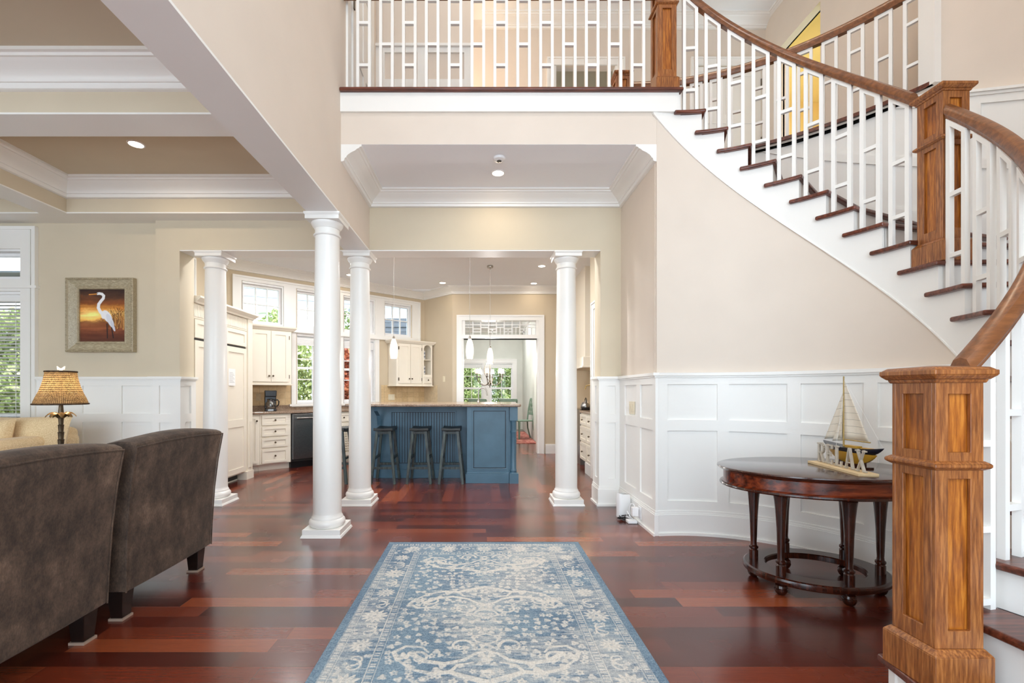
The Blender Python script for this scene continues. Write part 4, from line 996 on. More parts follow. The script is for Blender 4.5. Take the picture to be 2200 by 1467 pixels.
for i in range(6):
    a = i*PI/3+.3; c, s_ = math.cos(a), math.sin(a)
    mb = MB().tube([(c*q, s_*q, zc+z) for q, z in ((.02, -.02), (.10, -.09), (.18, -.10), (.26, -.04), (.31, .03), (.33, .10))], .009)
    mb.lathe([(.006, 0), (.035, .012), (.036, .018), (.012, .02), (.012, .09)], (c*.33, s_*.33, zc+.10), 12); ar = mb.build('arm', 'chandelier_metal', r, world=False, smooth=True)
    MB().lathe([(.058, 0), (.036, .115), (.034, .115), (.056, 0)], (c*.33, s_*.33, zc+.19), 16, ring=True).build('lamp_shade', 'pendant_glass', ar, world=False, smooth=True)
for o_ in [o for o in bpy.data.objects if o.parent is None and o.name.startswith(('dining_chair', 'dining_table'))]: o_.location.z += .013
l = point('bulb', (.2, 11.2, 1.9), 90, (1, .95, .9), .1)
for lab, y in (('unseen light added in the dining room ceiling before the chandelier', 9.9), ('unseen light added in the dining room ceiling beyond the chandelier', 12.8)): downlight(lab, .6, y, KZ-.02, 40, .07, (.95, .97, 1))  # both out of view, added to brighten the dining room

# ================================================================== LIVING ROOM
def armchair(label, x, y, rz=PI/2, w=.80):
    # local: faces -y... back plane on the +y side, width along x ; rotated so that the back looks towards +x
    r = thing('armchair', label, 'armchair', (x, y, 0), rz, 'taupe velvet armchairs seen from behind')
    hw = w/2
    # back slab: outer face leans outwards, rounded crown
    rows = []
    NX, prof = 16, [(.0, .16), (.004, .30), (.018, .55), (.040, .75), (.066, .90), (.070, .925), (.064, .94), (.03, .952), (-.03, .955), (-.09, .945), (-.125, .92), (-.135, .88), (-.12, .70), (-.13, .45), (-.14, .16)]
    for i in range(NX+1):
        u = -1+2*i/NX; e = 1-abs(u)**10
        rows.append([(hw*u*(1-.035*(1-(p[1]-.16)/.8)**1), -(-p[0]*1.0) if True else 0, p[1]) for p in prof])
    rows = []
    for i in range(NX+1):
        u = -1+2*i/NX; dome = (1-u*u)
        row = []
        for q, (a, z) in enumerate(prof):
            bulge = .010*dome*(1 if q < 5 else 0)
            zz = z+(.030*dome*max(0, (z-.90)/.055) if z > .90 else 0)
            wx = hw*(.955+.045*(z-.16)/.78)
            row.append((wx*u, a+bulge, zz))
        rows.append(row)
    mb = MB().grid(rows, True); k = len(prof); mb.f.append(list(range(k))[::-1]); mb.f.append([NX*k+i for i in range(k)])
    bk = mb.build('backrest', 'velvet', r, world=False, smooth=.8, bevel=.008, seg=2)
    # piping along the outer edges
    pts = [rows[0][q] for q in range(0, 6)]+[rows[i][5] for i in range(1, NX)]+[rows[NX][q] for q in range(5, -1, -1)]
    MB().tube([(p[0], p[1]+.002, p[2]) for p in pts], .0045, 6).build('piping', 'velvet', bk, world=False, smooth=True)
    for s_ in (-1, 1):
        MB().box(min(s_*(hw-.135), s_*(hw-.02)), max(s_*(hw-.135), s_*(hw-.02)), -.80, -.10, .16, .60).build('arm', 'velvet', r, world=False, smooth=.8, bevel=.035, seg=4)
    MB().box(-(hw-.13), hw-.13, -.78, -.12, .16, .34).build('seat_base', 'velvet', r, world=False, bevel=.01)
    MB().box(-(hw-.14), hw-.14, -.80, -.13, .34, .48).build('seat_cushion', 'velvet', r, world=False, smooth=.8, bevel=.035, seg=4)
    for sx in (-1, 1):
        for sy in (-.07, -.72):
            lg = MB().taper((sx*(hw-.075), sy), .012, .17, .062, .085).build('leg', 'espresso_leg', r, world=False, bevel=.002)
            MB().box(sx*(hw-.075)-.038, sx*(hw-.075)+.038, sy-.038, sy+.038, 0, .012).build('glide', 'felt', lg, world=False)
    return r
armchair('taupe velvet armchair nearest the camera, cut off by the left edge', -1.875, 1.895, -PI/2)
armchair('taupe velvet armchair farther back, standing in front of the left column', -1.875, 2.775, -PI/2+.01)
# sofa
r = thing('sofa', 'cream fabric sofa under the window behind the armchairs', 'sofa', (-4.5, 4.3, 0))
MB().box(-6.35, -4.08, 3.75, 4.62, .12, .42).build('base', 'sofa_cloth', r, smooth=.8, bevel=.03, seg=3)
MB().box(-6.35, -4.10, 4.44, 4.66, .12, .86).build('backrest', 'sofa_cloth', r, smooth=.8, bevel=.06, seg=4)
for x in (-4.31, -6.6): MB().box(x, x+.24, 3.72, 4.64, .12, .80 if x > -5 else .66).build('arm', 'sofa_cloth', r, smooth=.8, bevel=.06, seg=4)
for x in (-5.33, -6.37): MB().box(x, x+1.03, 3.72, 4.35, .42, .58).build('seat_cushion', 'sofa_cloth', r, smooth=.8, bevel=.05, seg=4)
def cushion(name, par, c, w, h, d, mat, tilt=.2, rz=0, **k):
    mb = MB(); rows = []
    N_ = 14
    R_ = Matrix.Rotation(rz, 4, 'Z') @ Matrix.Rotation(-tilt, 4, 'X')
    for sgn in (-1, 1):
        rr = []
        for j in range(N_+1):
            for_ = []
            v = -1+2*j/N_
            for i in range(N_+1):
                u = -1+2*i/N_
                e = max(0, (1-u**4)*(1-v**4))**.45
                sq = 1-.07*(1-abs(u))*abs(v)**3-.0
                p = Vector((u*w/2*(1-.05*(1-v*v)*abs(u)**3), sgn*d/2*e, v*h/2*sq))
                for_.append(tuple(Vector(c)+R_ @ p))
            rr.append(for_)
        mb.grid(rr)
    return mb.build(name, mat, par, smooth=True, **k)
cushion('back_cushion', r, (-4.47, 4.34, .755), 1.06, .46, .24, 'sofa_cloth')
cushion('back_cushion', r, (-5.56, 4.34, .755), 1.0, .46, .24, 'sofa_cloth')
o = cushion('throw_pillow', None, (-4.47, 4.08, .76), .42, .42, .18, 'sofa_cloth', .25, .3); tag(o, 'cream throw pillow leaning on the sofa at the left edge', 'pillow')
# side table (hidden) and lamp
LX, LY = -3.05, 3.30
r = thing('side_table', 'round dark side table under the palm lamp, hidden by the armchairs', 'table', (LX, LY, 0))
MB().lathe([(.24, .57), (.25, .58), (.25, .595), (.24, .60)], n=32).build('top', 'table_wood', r, world=False)
MB().lathe([(.16, 0), (.16, .02), (.03, .05), (.025, .3), (.04, .57)], n=20).build('pedestal', 'table_wood', r, world=False, smooth=.6)
r = thing('table_lamp', 'palm tree table lamp with a woven rattan bell shade', 'lamp', (LX, LY, .60))
MB().lathe([(.085, 0), (.085, .015), (.06, .03), (.035, .05), (.030, .08)], n=24).build('base', 'bronze', r, world=False, smooth=.7)
pr = []
for i in range(7): z = .06+.053*i; pr += [(.019-.001*i, z), (.022-.001*i, z+.045), (.024-.001*i, z+.050)]
MB().lathe(pr+[(.018, .44), (.012, .52)], n=16).build('trunk', 'bronze', r, world=False, smooth=.4)
for tier, (zz, L_, n_, dr) in enumerate(((.45, .085, 8, .035), (.43, .055, 6, .015))):
    for i in range(n_):
        a = 2*PI*i/n_+tier*.4; c, s_ = math.cos(a), math.sin(a); rows = []
        for j in range(7):
            t_ = j/6; rr = .012+L_*.85*t_; z = zz+.026*math.sin(t_*PI*.75)-dr*t_*t_*.9; wd = .020*math.sin(PI*min(1, .15+t_*.85))+.002
            rows.append([(c*rr-s_*wd, s_*rr+c*wd, z-.008), (c*rr, s_*rr, z+.003), (c*rr+s_*wd, s_*rr-c*wd, z-.008), (c*rr, s_*rr, z-.001)])
        MB().grid(rows, True).build('palm_leaf', 'palm_leaf', r, world=False, smooth=True)
def bell():
    pr = [(a*.69, b) for a, b in ((.222, .527), (.216, .545), (.200, .575), (.178, .61), (.156, .655), (.140, .70), (.130, .745), (.127, .760))]
    n = 64; me = bpy.data.meshes.new('lamp_shade'); v = []; f = []; uv = []
    for j, (a, z) in enumerate(pr):
        for i in range(n+1): t_ = 2*PI*i/n; v.append((a*math.cos(t_), a*math.sin(t_), z))
    for j in range(len(pr)-1):
        for i in range(n):
            f.append([j*(n+1)+i, j*(n+1)+i+1, (j+1)*(n+1)+i+1, (j+1)*(n+1)+i])
            uv += [(i/n*3.2, j/7), ((i+1)/n*3.2, j/7), ((i+1)/n*3.2, (j+1)/7), (i/n*3.2, (j+1)/7)]
    me.from_pydata(v, [], f); l = me.uv_layers.new(name='UVMap')
    for i, c in enumerate(uv): l.data[i].uv = c
    me.materials.append(M['wicker']); me.polygons.foreach_set('use_smooth', [True]*len(f))
    o = bpy.data.objects.new('lamp_shade', me); COL.objects.link(o); o.parent = r
    for z, a in ((.527, .154), (.760, .088)): MB().tube([(a*math.cos(2*PI*i/40), a*math.sin(2*PI*i/40), z) for i in range(41)], .006, 8).build('shade_rim', 'wicker', o, world=False, smooth=True)
bell()
MB().sphere((0, 0, .772), .010).taper((.0, 0), .775, .785, .012, .012).hexa([(0, -.004, .778), (.028, -.004, .800), (.024, -.004, .775)], [(0, .004, .778), (.028, .004, .800), (.024, .004, .775)]).hexa([(0, -.004, .778), (-.028, -.004, .800), (-.024, -.004, .775)], [(0, .004, .778), (-.028, .004, .800), (-.024, .004, .775)]).build('finial', 'pendant_glass', r, world=False)
l = point('bulb', (0, 0, .64), 4.0, (1, .82, .58), .03); l.parent = r
# painting
def colored(name, v, f, col, mat, parent=None):
    me = bpy.data.meshes.new(name); me.vertices.add(len(v)); me.vertices.foreach_set('co', v.astype(np.float32).ravel())
    me.loops.add(f.size); me.loops.foreach_set('vertex_index', f.astype(np.int32).ravel())
    me.polygons.add(len(f)); me.polygons.foreach_set('loop_start', np.arange(0, f.size, 4, dtype=np.int32)); me.polygons.foreach_set('loop_total', np.full(len(f), 4, dtype=np.int32))
    me.update(calc_edges=True)
    a = me.color_attributes.new('Col', 'FLOAT_COLOR', 'POINT'); c = np.ones((len(v), 4), np.float32); c[:, :3] = col; a.data.foreach_set('color', c.ravel())
    me.materials.append(M[mat]); o = bpy.data.objects.new(name, me); COL.objects.link(o)
    if parent: o.parent = parent
    return o
def gridf(nx, ny):
    i, j = np.meshgrid(np.arange(nx-1), np.arange(ny-1)); a = (j*nx+i).ravel(); return np.stack([a, a+1, a+1+nx, a+nx], 1)
def s2l(c): c = np.asarray(c, float)/255; return np.where(c <= .04045, c/12.92, ((c+.055)/1.055)**2.4)
rng = np.random.default_rng(3)
def vnoise(x, y, s, seed=0):
    r_ = np.random.default_rng(seed).random((64, 64)); X = x*s; Y = y*s; i = np.floor(X).astype(int); j = np.floor(Y).astype(int); fx = X-i; fy = Y-j
    fx = fx*fx*(3-2*fx); fy = fy*fy*(3-2*fy); g = lambda a, b: r_[a % 64, b % 64]
    return (g(i, j)*(1-fx)+g(i+1, j)*fx)*(1-fy)+(g(i, j+1)*(1-fx)+g(i+1, j+1)*fx)*fy
def painting():
    r = thing('framed_painting', 'silver framed painting of a white egret at sunset on the beige wall', 'painting', (-4.115, 4.95, 2.04))
    W_, H_ = .73, .80; mp = lambda s, z, d: (s, -d, z)
    mb = MB(); prof = [(0, .002), (.0, .055), (.008, .062), (.02, .060), (.028, .050), (.075, .036), (.088, .030), (.095, .038), (.108, .034), (.118, .022), (.118, .002)]
    rect = lambda e: [(-W_/2+e, -H_/2+e), (W_/2-e, -H_/2+e), (W_/2-e, H_/2-e), (-W_/2+e, H_/2-e)]
    rows = [[(x, -d, z) for (x, z) in rect(e)] for e, d in prof]
    mb.grid(rows, True); fr = mb.build('frame', 'picture_frame', r, world=False, bevel=.001, seg=1)
    mb = MB()
    for k in range(44):
        for sgn in (-1, 1):
            z = -H_/2+.012+(H_-.024)*k/43; mb.box(sgn*(W_/2-.014)-.006, sgn*(W_/2-.014)+.006, -.068, -.058, z-.005, z+.005)
            x = -W_/2+.012+(W_-.024)*k/43; mb.box(x-.005, x+.005, -.068, -.058, sgn*(H_/2-.014)-.006, sgn*(H_/2-.014)+.006)
    mb.build('beaded_edge', 'picture_frame', fr, world=False, bevel=.003, seg=1)['kind'] = 'stuff'
    w_, h_ = W_-.236, H_-.236; nx, ny = 150, 180
    X, Z = np.meshgrid(np.linspace(0, 1, nx), np.linspace(0, 1, ny)); x, y = X.ravel(), 1-Z.ravel()   # y down
    n = vnoise(x*.4, y*2.2, 4, 1)*.5+vnoise(x, y*2, 9, 2)*.3+vnoise(x*2, y*4, 14, 3)*.2
    yy = y+(n-.5)*.16
    key = np.array([0, .12, .26, .38, .5, .58, .62, .72, .85, 1.0])
    cols = s2l([(62, 46, 42), (86, 58, 44), (140, 80, 44), (214, 140, 64), (250, 206, 120), (244, 180, 84), (132, 74, 42), (150, 88, 56), (112, 62, 44), (92, 54, 42)])
    C = np.stack([np.interp(yy, key, cols[:, k]) for k in range(3)], 1)
    g = np.exp(-((x-.25)**2/.06+(y-.50)**2/.012)); C += g[:, None]*s2l((255, 210, 130))*.5
    C *= (.8+.35*(vnoise(x*.3, y*3, 12, 6)))[:, None]
    def blend(m, col): nonlocal C; C = C*(1-m[:, None])+np.asarray(s2l(col))*m[:, None]
    def line(pts, wid, col, taper=1):
        m = np.zeros_like(x); pts = np.array(pts, float); asp = h_/w_
        for k in range(len(pts)-1):
            a, b = pts[k], pts[k+1]; wk = wid*(1+(taper-1)*k/max(1, len(pts)-1)); d = b-a; dd = d*np.array([1, asp])
            px, py = (x-a[0]), (y-a[1])*asp; t = np.clip((px*dd[0]+py*dd[1])/(dd@dd+1e-9), 0, 1)
            m = np.maximum(m, np.clip((wk-np.hypot(px-t*dd[0], py-t*dd[1]))/.006+.5, 0, 1))
        blend(m, col)
    for k in range(60):
        bx = .62+.42*rng.random(); h0 = .62+.16*rng.random(); t = .22+.30*rng.random()*(bx-.4); c = [(150, 96, 50), (96, 60, 36), (204, 150, 88)][k % 3]
        line([(bx, h0), (bx+.02*rng.normal(), h0-t*.6), (bx+.10*rng.normal(), h0-t)], .006, c, .4)
    line([(.59, .66), (.60, .93)], .012, (44, 38, 40)); line([(.68, .66), (.73, .93)], .012, (44, 38, 40))
    # body
    for (cx_, cy_, a_, b_, rot, col) in ((.60, .52, .16, .085, 1.0, (236, 236, 238)), (.66, .60, .17, .06, 1.12, (220, 222, 230)), (.72, .70, .13, .03, 1.2, (206, 208, 220))):
        u = (x-cx_); v = (y-cy_)*1.13; c, s_ = math.cos(rot), math.sin(rot); q = np.sqrt(((u*c+v*s_)/a_)**2+((-u*s_+v*c)/b_)**2); blend(np.clip((1-q)*14, 0, 1), col)
    S = [(.50, .48), (.44, .42), (.40, .35), (.41, .28), (.46, .22), (.51, .17), (.52, .12), (.48, .085), (.42, .075), (.39, .08)]
    line(S, .036, (240, 240, 242), .7); line([(.50, .46), (.52, .52)], .05, (238, 238, 240)); line([(.36, .085), (.20, .095)], .010, (226, 150, 70), .5); line([(.37, .078), (.385, .078)], .006, (30, 30, 30))
    v = np.stack([(X.ravel()-.5)*w_, np.full(X.size, -.006), (Z.ravel()-.5)*h_], 1)
    colored('canvas', v, gridf(nx, ny), np.clip(C, 0, 1), 'canvas_paint', r)
    MB().box(-w_/2-.01, w_/2+.01, -.004, 0, -h_/2-.01, h_/2+.01).build('backing', 'picture_frame', r, world=False)
painting()

# ================================================================== RUG
def rug():
    W_, x0, y0, y1 = 1.52, -.735, 1.15, 3.655; L_ = y1-y0; nx, ny = 520, 860
    X, Y = np.meshgrid(np.linspace(-W_/2, W_/2, nx), np.linspace(0, L_, ny)); m = np.zeros((ny, nx))
    hx, hy = W_/(nx-1), L_/(ny-1)
    def disc(px, py, r, a=1.0, soft=.004, pet=0, rp=0):
        for sx in (1, -1):
            cx_ = px*sx; i0, i1 = int((cx_-r*1.4+W_/2)/hx), int((cx_+r*1.4+W_/2)/hx)+2; j0, j1 = int((py-r*1.4)/hy), int((py+r*1.4)/hy)+2
            i0, j0 = max(i0, 0), max(j0, 0)
            if i0 >= nx or j0 >= ny or i1 <= 0 or j1 <= 0: continue
            dx, dy = X[j0:j1, i0:i1]-cx_, Y[j0:j1, i0:i1]-py; R_ = np.hypot(dx, dy); q = r*(1+(.22*np.cos(pet*np.arctan2(dy, dx)+rp) if pet else 0))
            v = np.clip((q-R_)/soft+.5, 0, 1)*abs(a); s_ = m[j0:j1, i0:i1]
            m[j0:j1, i0:i1] = np.maximum(s_, v) if a > 0 else s_*(1-v)
    def curve(pts, w0, w1=None):
        w1 = w0 if w1 is None else w1; pts = np.array(pts); 
        seg = np.hypot(*np.diff(pts, axis=0).T); tot = seg.sum(); n = int(tot/.003)+2; cum = np.r_[0, np.cumsum(seg)]/tot
        for t in np.linspace(0, 1, n): disc(np.interp(t, cum, pts[:, 0]), np.interp(t, cum, pts[:, 1]), w0+(w1-w0)*t, soft=.0035)
    def spiral(cx_, cy_, r, a0, turns, w0, w1, sgn=1):
        curve([(cx_+r*(1-.75*t)*math.cos(a0+sgn*turns*2*PI*t), cy_+r*(1-.75*t)*math.sin(a0+sgn*turns*2*PI*t)) for t in np.linspace(0, 1, 40)], w0, w1)
    def rosette(x, y, r):
        disc(x, y, r, .95, pet=12); disc(x, y, r*.62, -.35, pet=8); disc(x, y, r*.5, .9, pet=8); disc(x, y, r*.15, -.9)
    def flower(x, y, r): disc(x, y, r, .9, pet=5, rp=x*40); disc(x, y, r*.3, -.8)
    hw = W_/2
    # bands (mirrored top/bottom too)
    E_ = np.minimum(hw-np.abs(X), np.minimum(Y, L_-Y)); S_ = np.where(hw-np.abs(X) < np.minimum(Y, L_-Y), Y, X)
    for e0, e1 in ((.055, .082), (.245, .272)):
        sq = (np.abs(((S_/.042) % 1)-.5) < .30) & (np.abs(((S_/.042) % 1)-.5) > .08)
        m[(E_ > e0) & (E_ < e1) & sq] = .75
        for e in (e0-.006, e1+.006): m[np.abs(E_-e) < .0022] = .8
    import itertools
    P_ = .285
    for k in range(12):
        y = .163+P_*k
        if y < L_-.1:
            rosette(hw-.163, y, .058 if k % 2 == 0 else .046)
            ym = y+P_/2; spiral(hw-.163, ym-.02, .05, PI/2, .8, .007, .003); spiral(hw-.163, ym+.03, .045, -PI/2, .8, .006, .003, -1)
            for q in range(7): flower(hw-.163+.065*math.cos(q*1.9+k), ym+.06*math.sin(q*1.9), .011)
    for yy in (L_-.163, .163):
        for x in (0, .27, .54): rosette(x, yy, .052); 
        for x in (.135, .405): spiral(x, yy, .045, 0, .8, .006, .003); 
        for q in range(26): flower(.02+.021*q, yy+.07*math.sin(q*2.1), .010)
    # arabesque field
    for c, s in ((L_*.82, 1), (L_*.60, -1), (L_*.36, 1), (L_*.13, -1)):
        curve([(.0, c+.07*s), (.05, c+.05*s), (.10, c+.0*s), (.19, c-.03*s), (.28, c-.01*s), (.35, c+.05*s)], .007, .016)
        curve([(.0, c-.16*s), (.10, c-.12*s), (.16, c-.09*s), (.24, c-.10*s), (.33, c-.07*s), (.40, c-.0*s)], .018, .006)
        curve([(.40, c-.0*s), (.43, c+.06*s), (.38, c+.11*s), (.30, c+.10*s), (.27, c+.06*s)], .013, .005)
        curve([(.16, c-.09*s), (.13, c-.04*s), (.06, c-.02*s)], .010, .004)
        spiral(.31, c+.015*s, .055, 0, 1.1, .011, .004, s); spiral(.12, c+.11*s, .06, PI, 1.0, .010, .004, -s)
        disc(.22, c-.085*s, .026, .9, pet=3, rp=s); disc(.34, c-.055*s, .022, .9, pet=3); disc(.385, c+.03*s, .024, .9, pet=4)
        flower(0, c+.10*s, .034); flower(0, c, .026); flower(0, c-.10*s, .030)
        curve([(.0, c+.13*s), (.05, c+.15*s), (.07, c+.19*s), (.0, c+.22*s)], .006, .006)
    pts = []
    for k in range(900):
        x, y = rng.random()*(hw-.30), .30+rng.random()*(L_-.6)
        if all((x-a)**2+(y-b)**2 > .034**2 for a, b in pts): 
            pts.append((x, y))
            j, i = min(ny-1, int(y/hy)), int((x+W_/2)/hx)
            if m[j, i] < .3: (flower if k % 2 else (lambda a, b, c: disc(a, b, c, .85, pet=3, rp=a*60)))(x, y, .013+.006*rng.random())
    xr, yr = X.ravel()+2, Y.ravel()+2
    st1 = vnoise(xr, yr, 3.1, 11); st2 = vnoise(xr*7, yr*46, 1.0, 12); st3 = vnoise(xr*90, yr*16, 1., 13); fine = rng.random(xr.size); st4 = vnoise(xr*26, yr*150, 1.0, 15)
    wear = np.clip((st1*.55+st2*.30+st4*.30-.52)*3.2, 0, 1)
    mm = m.ravel(); fld = E_.ravel() > .05
    mm = mm*(1-.40*np.clip((st4+st3-.95)*3, 0, 1)); mm = mm*(1-.5*wear)+.55*wear*fld
    mm = np.clip(mm+np.clip(st4*st3-.52, 0, 1)*1.6*fld+(fine-.5)*.16, 0, 1)
    blue = s2l((90, 113, 136)); blue2 = s2l((136, 157, 170)); cream = s2l((210, 205, 197))
    t = np.clip(.15+.65*vnoise(xr, yr, 5, 14)+.35*(fine-.5)+.3*(st4-.5), 0, 1)[:, None]
    C = (blue*(1-t)+blue2*t)*(1-mm[:, None])+cream*mm[:, None]
    ex, ey = .010, .012
    v = np.stack([X.ravel(), Y.ravel(), .009+.0015*mm], 1)
    edge = (np.abs(X) >= W_/2-1e-6)|(Y <= 1e-6)|(Y >= L_-1e-6); v[edge.ravel(), 2] = .001
    o = colored('area_rug', v, gridf(nx, ny), C, 'rug_pile'); o.location = (x0+W_/2-.0, y0, 0); o.rotation_euler = (0, 0, .003)
    tag(o, 'faded blue and cream floral rug lying on the dark wood floor of the foyer', 'rug')
rug()

# ================================================================== CONSOLE TABLE
TX, TY, TZ = 2.095, 2.87, .745
r = thing('oval_table', 'dark mahogany oval table with six turned legs against the curved panelling', 'table', (TX, TY, 0))
MB().lathe([(.94, TZ-.030), (.965, TZ-.026), (.985, TZ-.018), (1.0, TZ-.010), (.995, TZ-.003), (.98, TZ)], n=96, sx=.572, sy=.430).build('top', 'table_top', r, world=False, smooth=.5)
MB().lathe([(.80, TZ-.10), (.935, TZ-.115), (.950, TZ-.110), (.952, TZ-.104), (.93, TZ-.098), (.93, TZ-.035), (.94, TZ-.03), (.8, TZ-.03)], ring=True, n=96, sx=.572, sy=.430).build('apron', 'table_apron', r, world=False, smooth=.5)
MB().lathe([(.925, TZ-.125), (.965, TZ-.123), (.972, TZ-.116), (.965, TZ-.108), (.925, TZ-.106)], ring=True, n=96, sx=.572, sy=.430).build('apron_bead', 'table_wood', r, world=False, smooth=.5)
ring = []
mb = MB(); n = 72
prr = [(.70, .080), (.67, .086), (.67, .114), (.69, .120), (.965, .120), (.99, .114), (1.0, .102), (.99, .084), (.95, .074)]
rows = [[(.41*p[0]*math.cos(2*PI*i/n), .335*p[0]*math.sin(2*PI*i/n), p[1]) for p in prr] for i in range(n+1)]
mb.grid(rows, True).build('shelf_ring', 'table_wood', r, world=False, smooth=.5)
for i in range(6):
    a = PI/6+i*PI/3; x, y = .345*math.cos(a), .275*math.sin(a)
    up = [(.030, .118), (.030, .175), (.024, .182), (.031, .190), (.031, .200), (.022, .208), (.020, .225), (.022, .26), (.027, .40), (.034, .50), (.041, .565), (.0445, .585), (.046, .592), (.034, .600), (.044, .606), (.044, .616), (.030, .630), (.033, .645)]
    MB().lathe([(a_*.88, b_) for a_, b_ in up], (x, y, 0), 24).build('leg', 'table_wood', r, world=False, smooth=.4)
    MB().lathe([(a_*.88, b_) for a_, b_ in ((.020, .0), (.032, .010), (.040, .028), (.040, .038), (.037, .040), (.040, .044), (.036, .058), (.024, .068), (.026, .074), (.028, .088))], (x, y, 0), 24).build('bun_foot', 'table_wood', r, world=False, smooth=.5)
# RELAX sign
r = thing('relax_sign', 'metal letters spelling RELAX on a bare wood plank, on the oval table', 'sign', (2.175, 2.765, TZ), math.atan2(-.475, -.06)+0)
# local x runs along the word towards the camera, local -y faces camera-left
Ls = .485
MB().box(-Ls/2, Ls/2, -.05, .055, 0, .016).build('plank', 'bare_pine', r, world=False, bevel=.0015, seg=1)
T_ = .014
def stroke(mb, a, b, w):
    a, b = Vector((a[0], 0, a[1])), Vector((b[0], 0, b[1])); d = (b-a).normalized(); n_ = Vector((-d.z, 0, d.x))*w/2; y_ = Vector((0, T_/2, 0))
    mb.hexa([a-n_-y_, a+n_-y_, b+n_-y_, b-n_-y_], [a-n_+y_, a+n_+y_, b+n_+y_, b-n_+y_])
LW, LH = .074, .125
def letter(ch, cx_, tilt):
    mb = MB(); w = .015; t_ = .008
    P = {'R': [((.016, 0), (.016, LH), w), ((.0, .006), (.034, .006), t_), ((0, LH-.006), (.04, LH-.006), t_), ((.016, .062), (.045, .062), t_), ((.036, .060), (.066, .0), w*.85), ((.056, .006), (.078, .006), t_)],
         'E': [((.016, 0), (.016, LH), w), ((0, .006), (.064, .006), t_), ((0, LH-.006), (.062, LH-.006), t_), ((.016, .064), (.048, .064), t_), ((.060, 0), (.060, .030), t_*.9), ((.058, LH), (.058, LH-.028), t_*.9), ((.046, .05), (.046, .078), t_*.7)],
         'L': [((.016, 0), (.016, LH), w), ((0, .006), (.062, .006), t_), ((0, LH-.006), (.034, LH-.006), t_), ((.058, 0), (.058, .034), t_*.9)],
         'A': [((.008, 0), (.036, LH), t_), ((.070, 0), (.040, LH), w*.9), ((.018, .038), (.060, .038), t_*.8), ((-.004, .006), (.022, .006), t_), ((.056, .006), (.084, .006), t_)],
         'X': [((.008, 0), (.064, LH), t_), ((.068, 0), (.010, LH), w*.9), ((-.004, .006), (.022, .006), t_), ((.054, .006), (.084, .006), t_), ((-.004, LH-.006), (.026, LH-.006), t_), ((.052, LH-.006), (.080, LH-.006), t_)]}[ch]
    for a, b, q in P: stroke(mb, a, b, q)
    if ch == 'R':
        c_ = (.040, .091); 
        for k in range(8):
            a0_, a1_ = -PI/2+PI*k/8, -PI/2+PI*(k+1)/8
            stroke(mb, (c_[0]+.024*math.cos(a0_), c_[1]+.029*math.sin(a0_)), (c_[0]+.024*math.cos(a1_), c_[1]+.029*math.sin(a1_)), .015)
    ct, s_ = math.cos(tilt), math.sin(tilt)
    mb.v = [(cx_+p[0]*ct+p[2]*s_*0-.035, p[1]-.022*s_*0+.0*p[2], p[2]+.016) for p in mb.v]
    mb.build('letter', 'letter_metal', r, world=False, bevel=.0015, seg=1)
for ch, x_ in zip('RELAX', (-.185, -.098, -.010, .083, .180)): letter(ch, x_, 0)
# sailboat: local x from bow (far) to stern (near)
r = thing('model_sailboat', 'model sailboat with navy hull and cream sails, behind the RELAX letters', 'model boat', (2.33, 2.87, TZ), math.atan2(-.46, .0))
def hull(z0, z1, mat, name, w0, w1, endz=.022, ln=1.0):
    rows = []
    for i in range(21):
        u = -1+2*i/20; x = .235*ln*u; b = (1-abs(u)**2.4)**.8
        sh = endz*abs(u)**2.2
        top = z1+sh; kz = z0+(top-z0)*(abs(u)**2.6)*.97
        rows.append([(x, -.052*w1*b-.001, top), (x, -.046*(w0+w1)/2*b-.0005, (top*.55+kz*.45)), (x, -.012*b, kz), (x, .012*b, kz), (x, .046*(w0+w1)/2*b+.0005, (top*.55+kz*.45)), (x, .052*w1*b+.001, top)])
    mb = MB().grid(rows, True); return mb.build(name, mat, r, world=False, smooth=.8)
hull(.022, .094, 'boat_ochre', 'lower_hull', .6, .85, .0, .80)
hull(.072, .120, 'boat_blue', 'upper_hull', 1.0, 1.05)
MB().grid([[(.225*u, -.048*(1-abs(u)**2.4)**.8, .119+.02*abs(u)**2.2), (.225*u, .048*(1-abs(u)**2.4)**.8, .119+.02*abs(u)**2.2), (.225*u, .04*(1-abs(u)**2.4)**.8, .113+.02*abs(u)**2.2), (.225*u, -.04*(1-abs(u)**2.4)**.8, .113+.02*abs(u)**2.2)] for u in [-.99+1.98*i/16 for i in range(17)]], True).build('deck', 'bare_pine', r, world=False)
MB().box(-.03, .06, -.02, .02, .118, .134).box(.09, .15, -.018, .018, .118, .130).build('cabin', 'boat_ochre', r, world=False, bevel=.002)
MB().box(-.10, .10, -.012, .012, .0, .036).box(-.12, -.09, -.04, .04, 0, .012).box(.09, .12, -.04, .04, 0, .012).build('stand', 'table_wood', r, world=False)
MB().tube([(-.06, 0, .11), (-.06, 0, .57)], .0055, 8, .004).build('mast', 'palm_gold', r, world=False)
MB().tube([(-.06, 0, .165), (.14, 0, .165)], .004, 8).build('boom', 'palm_gold', r, world=False)
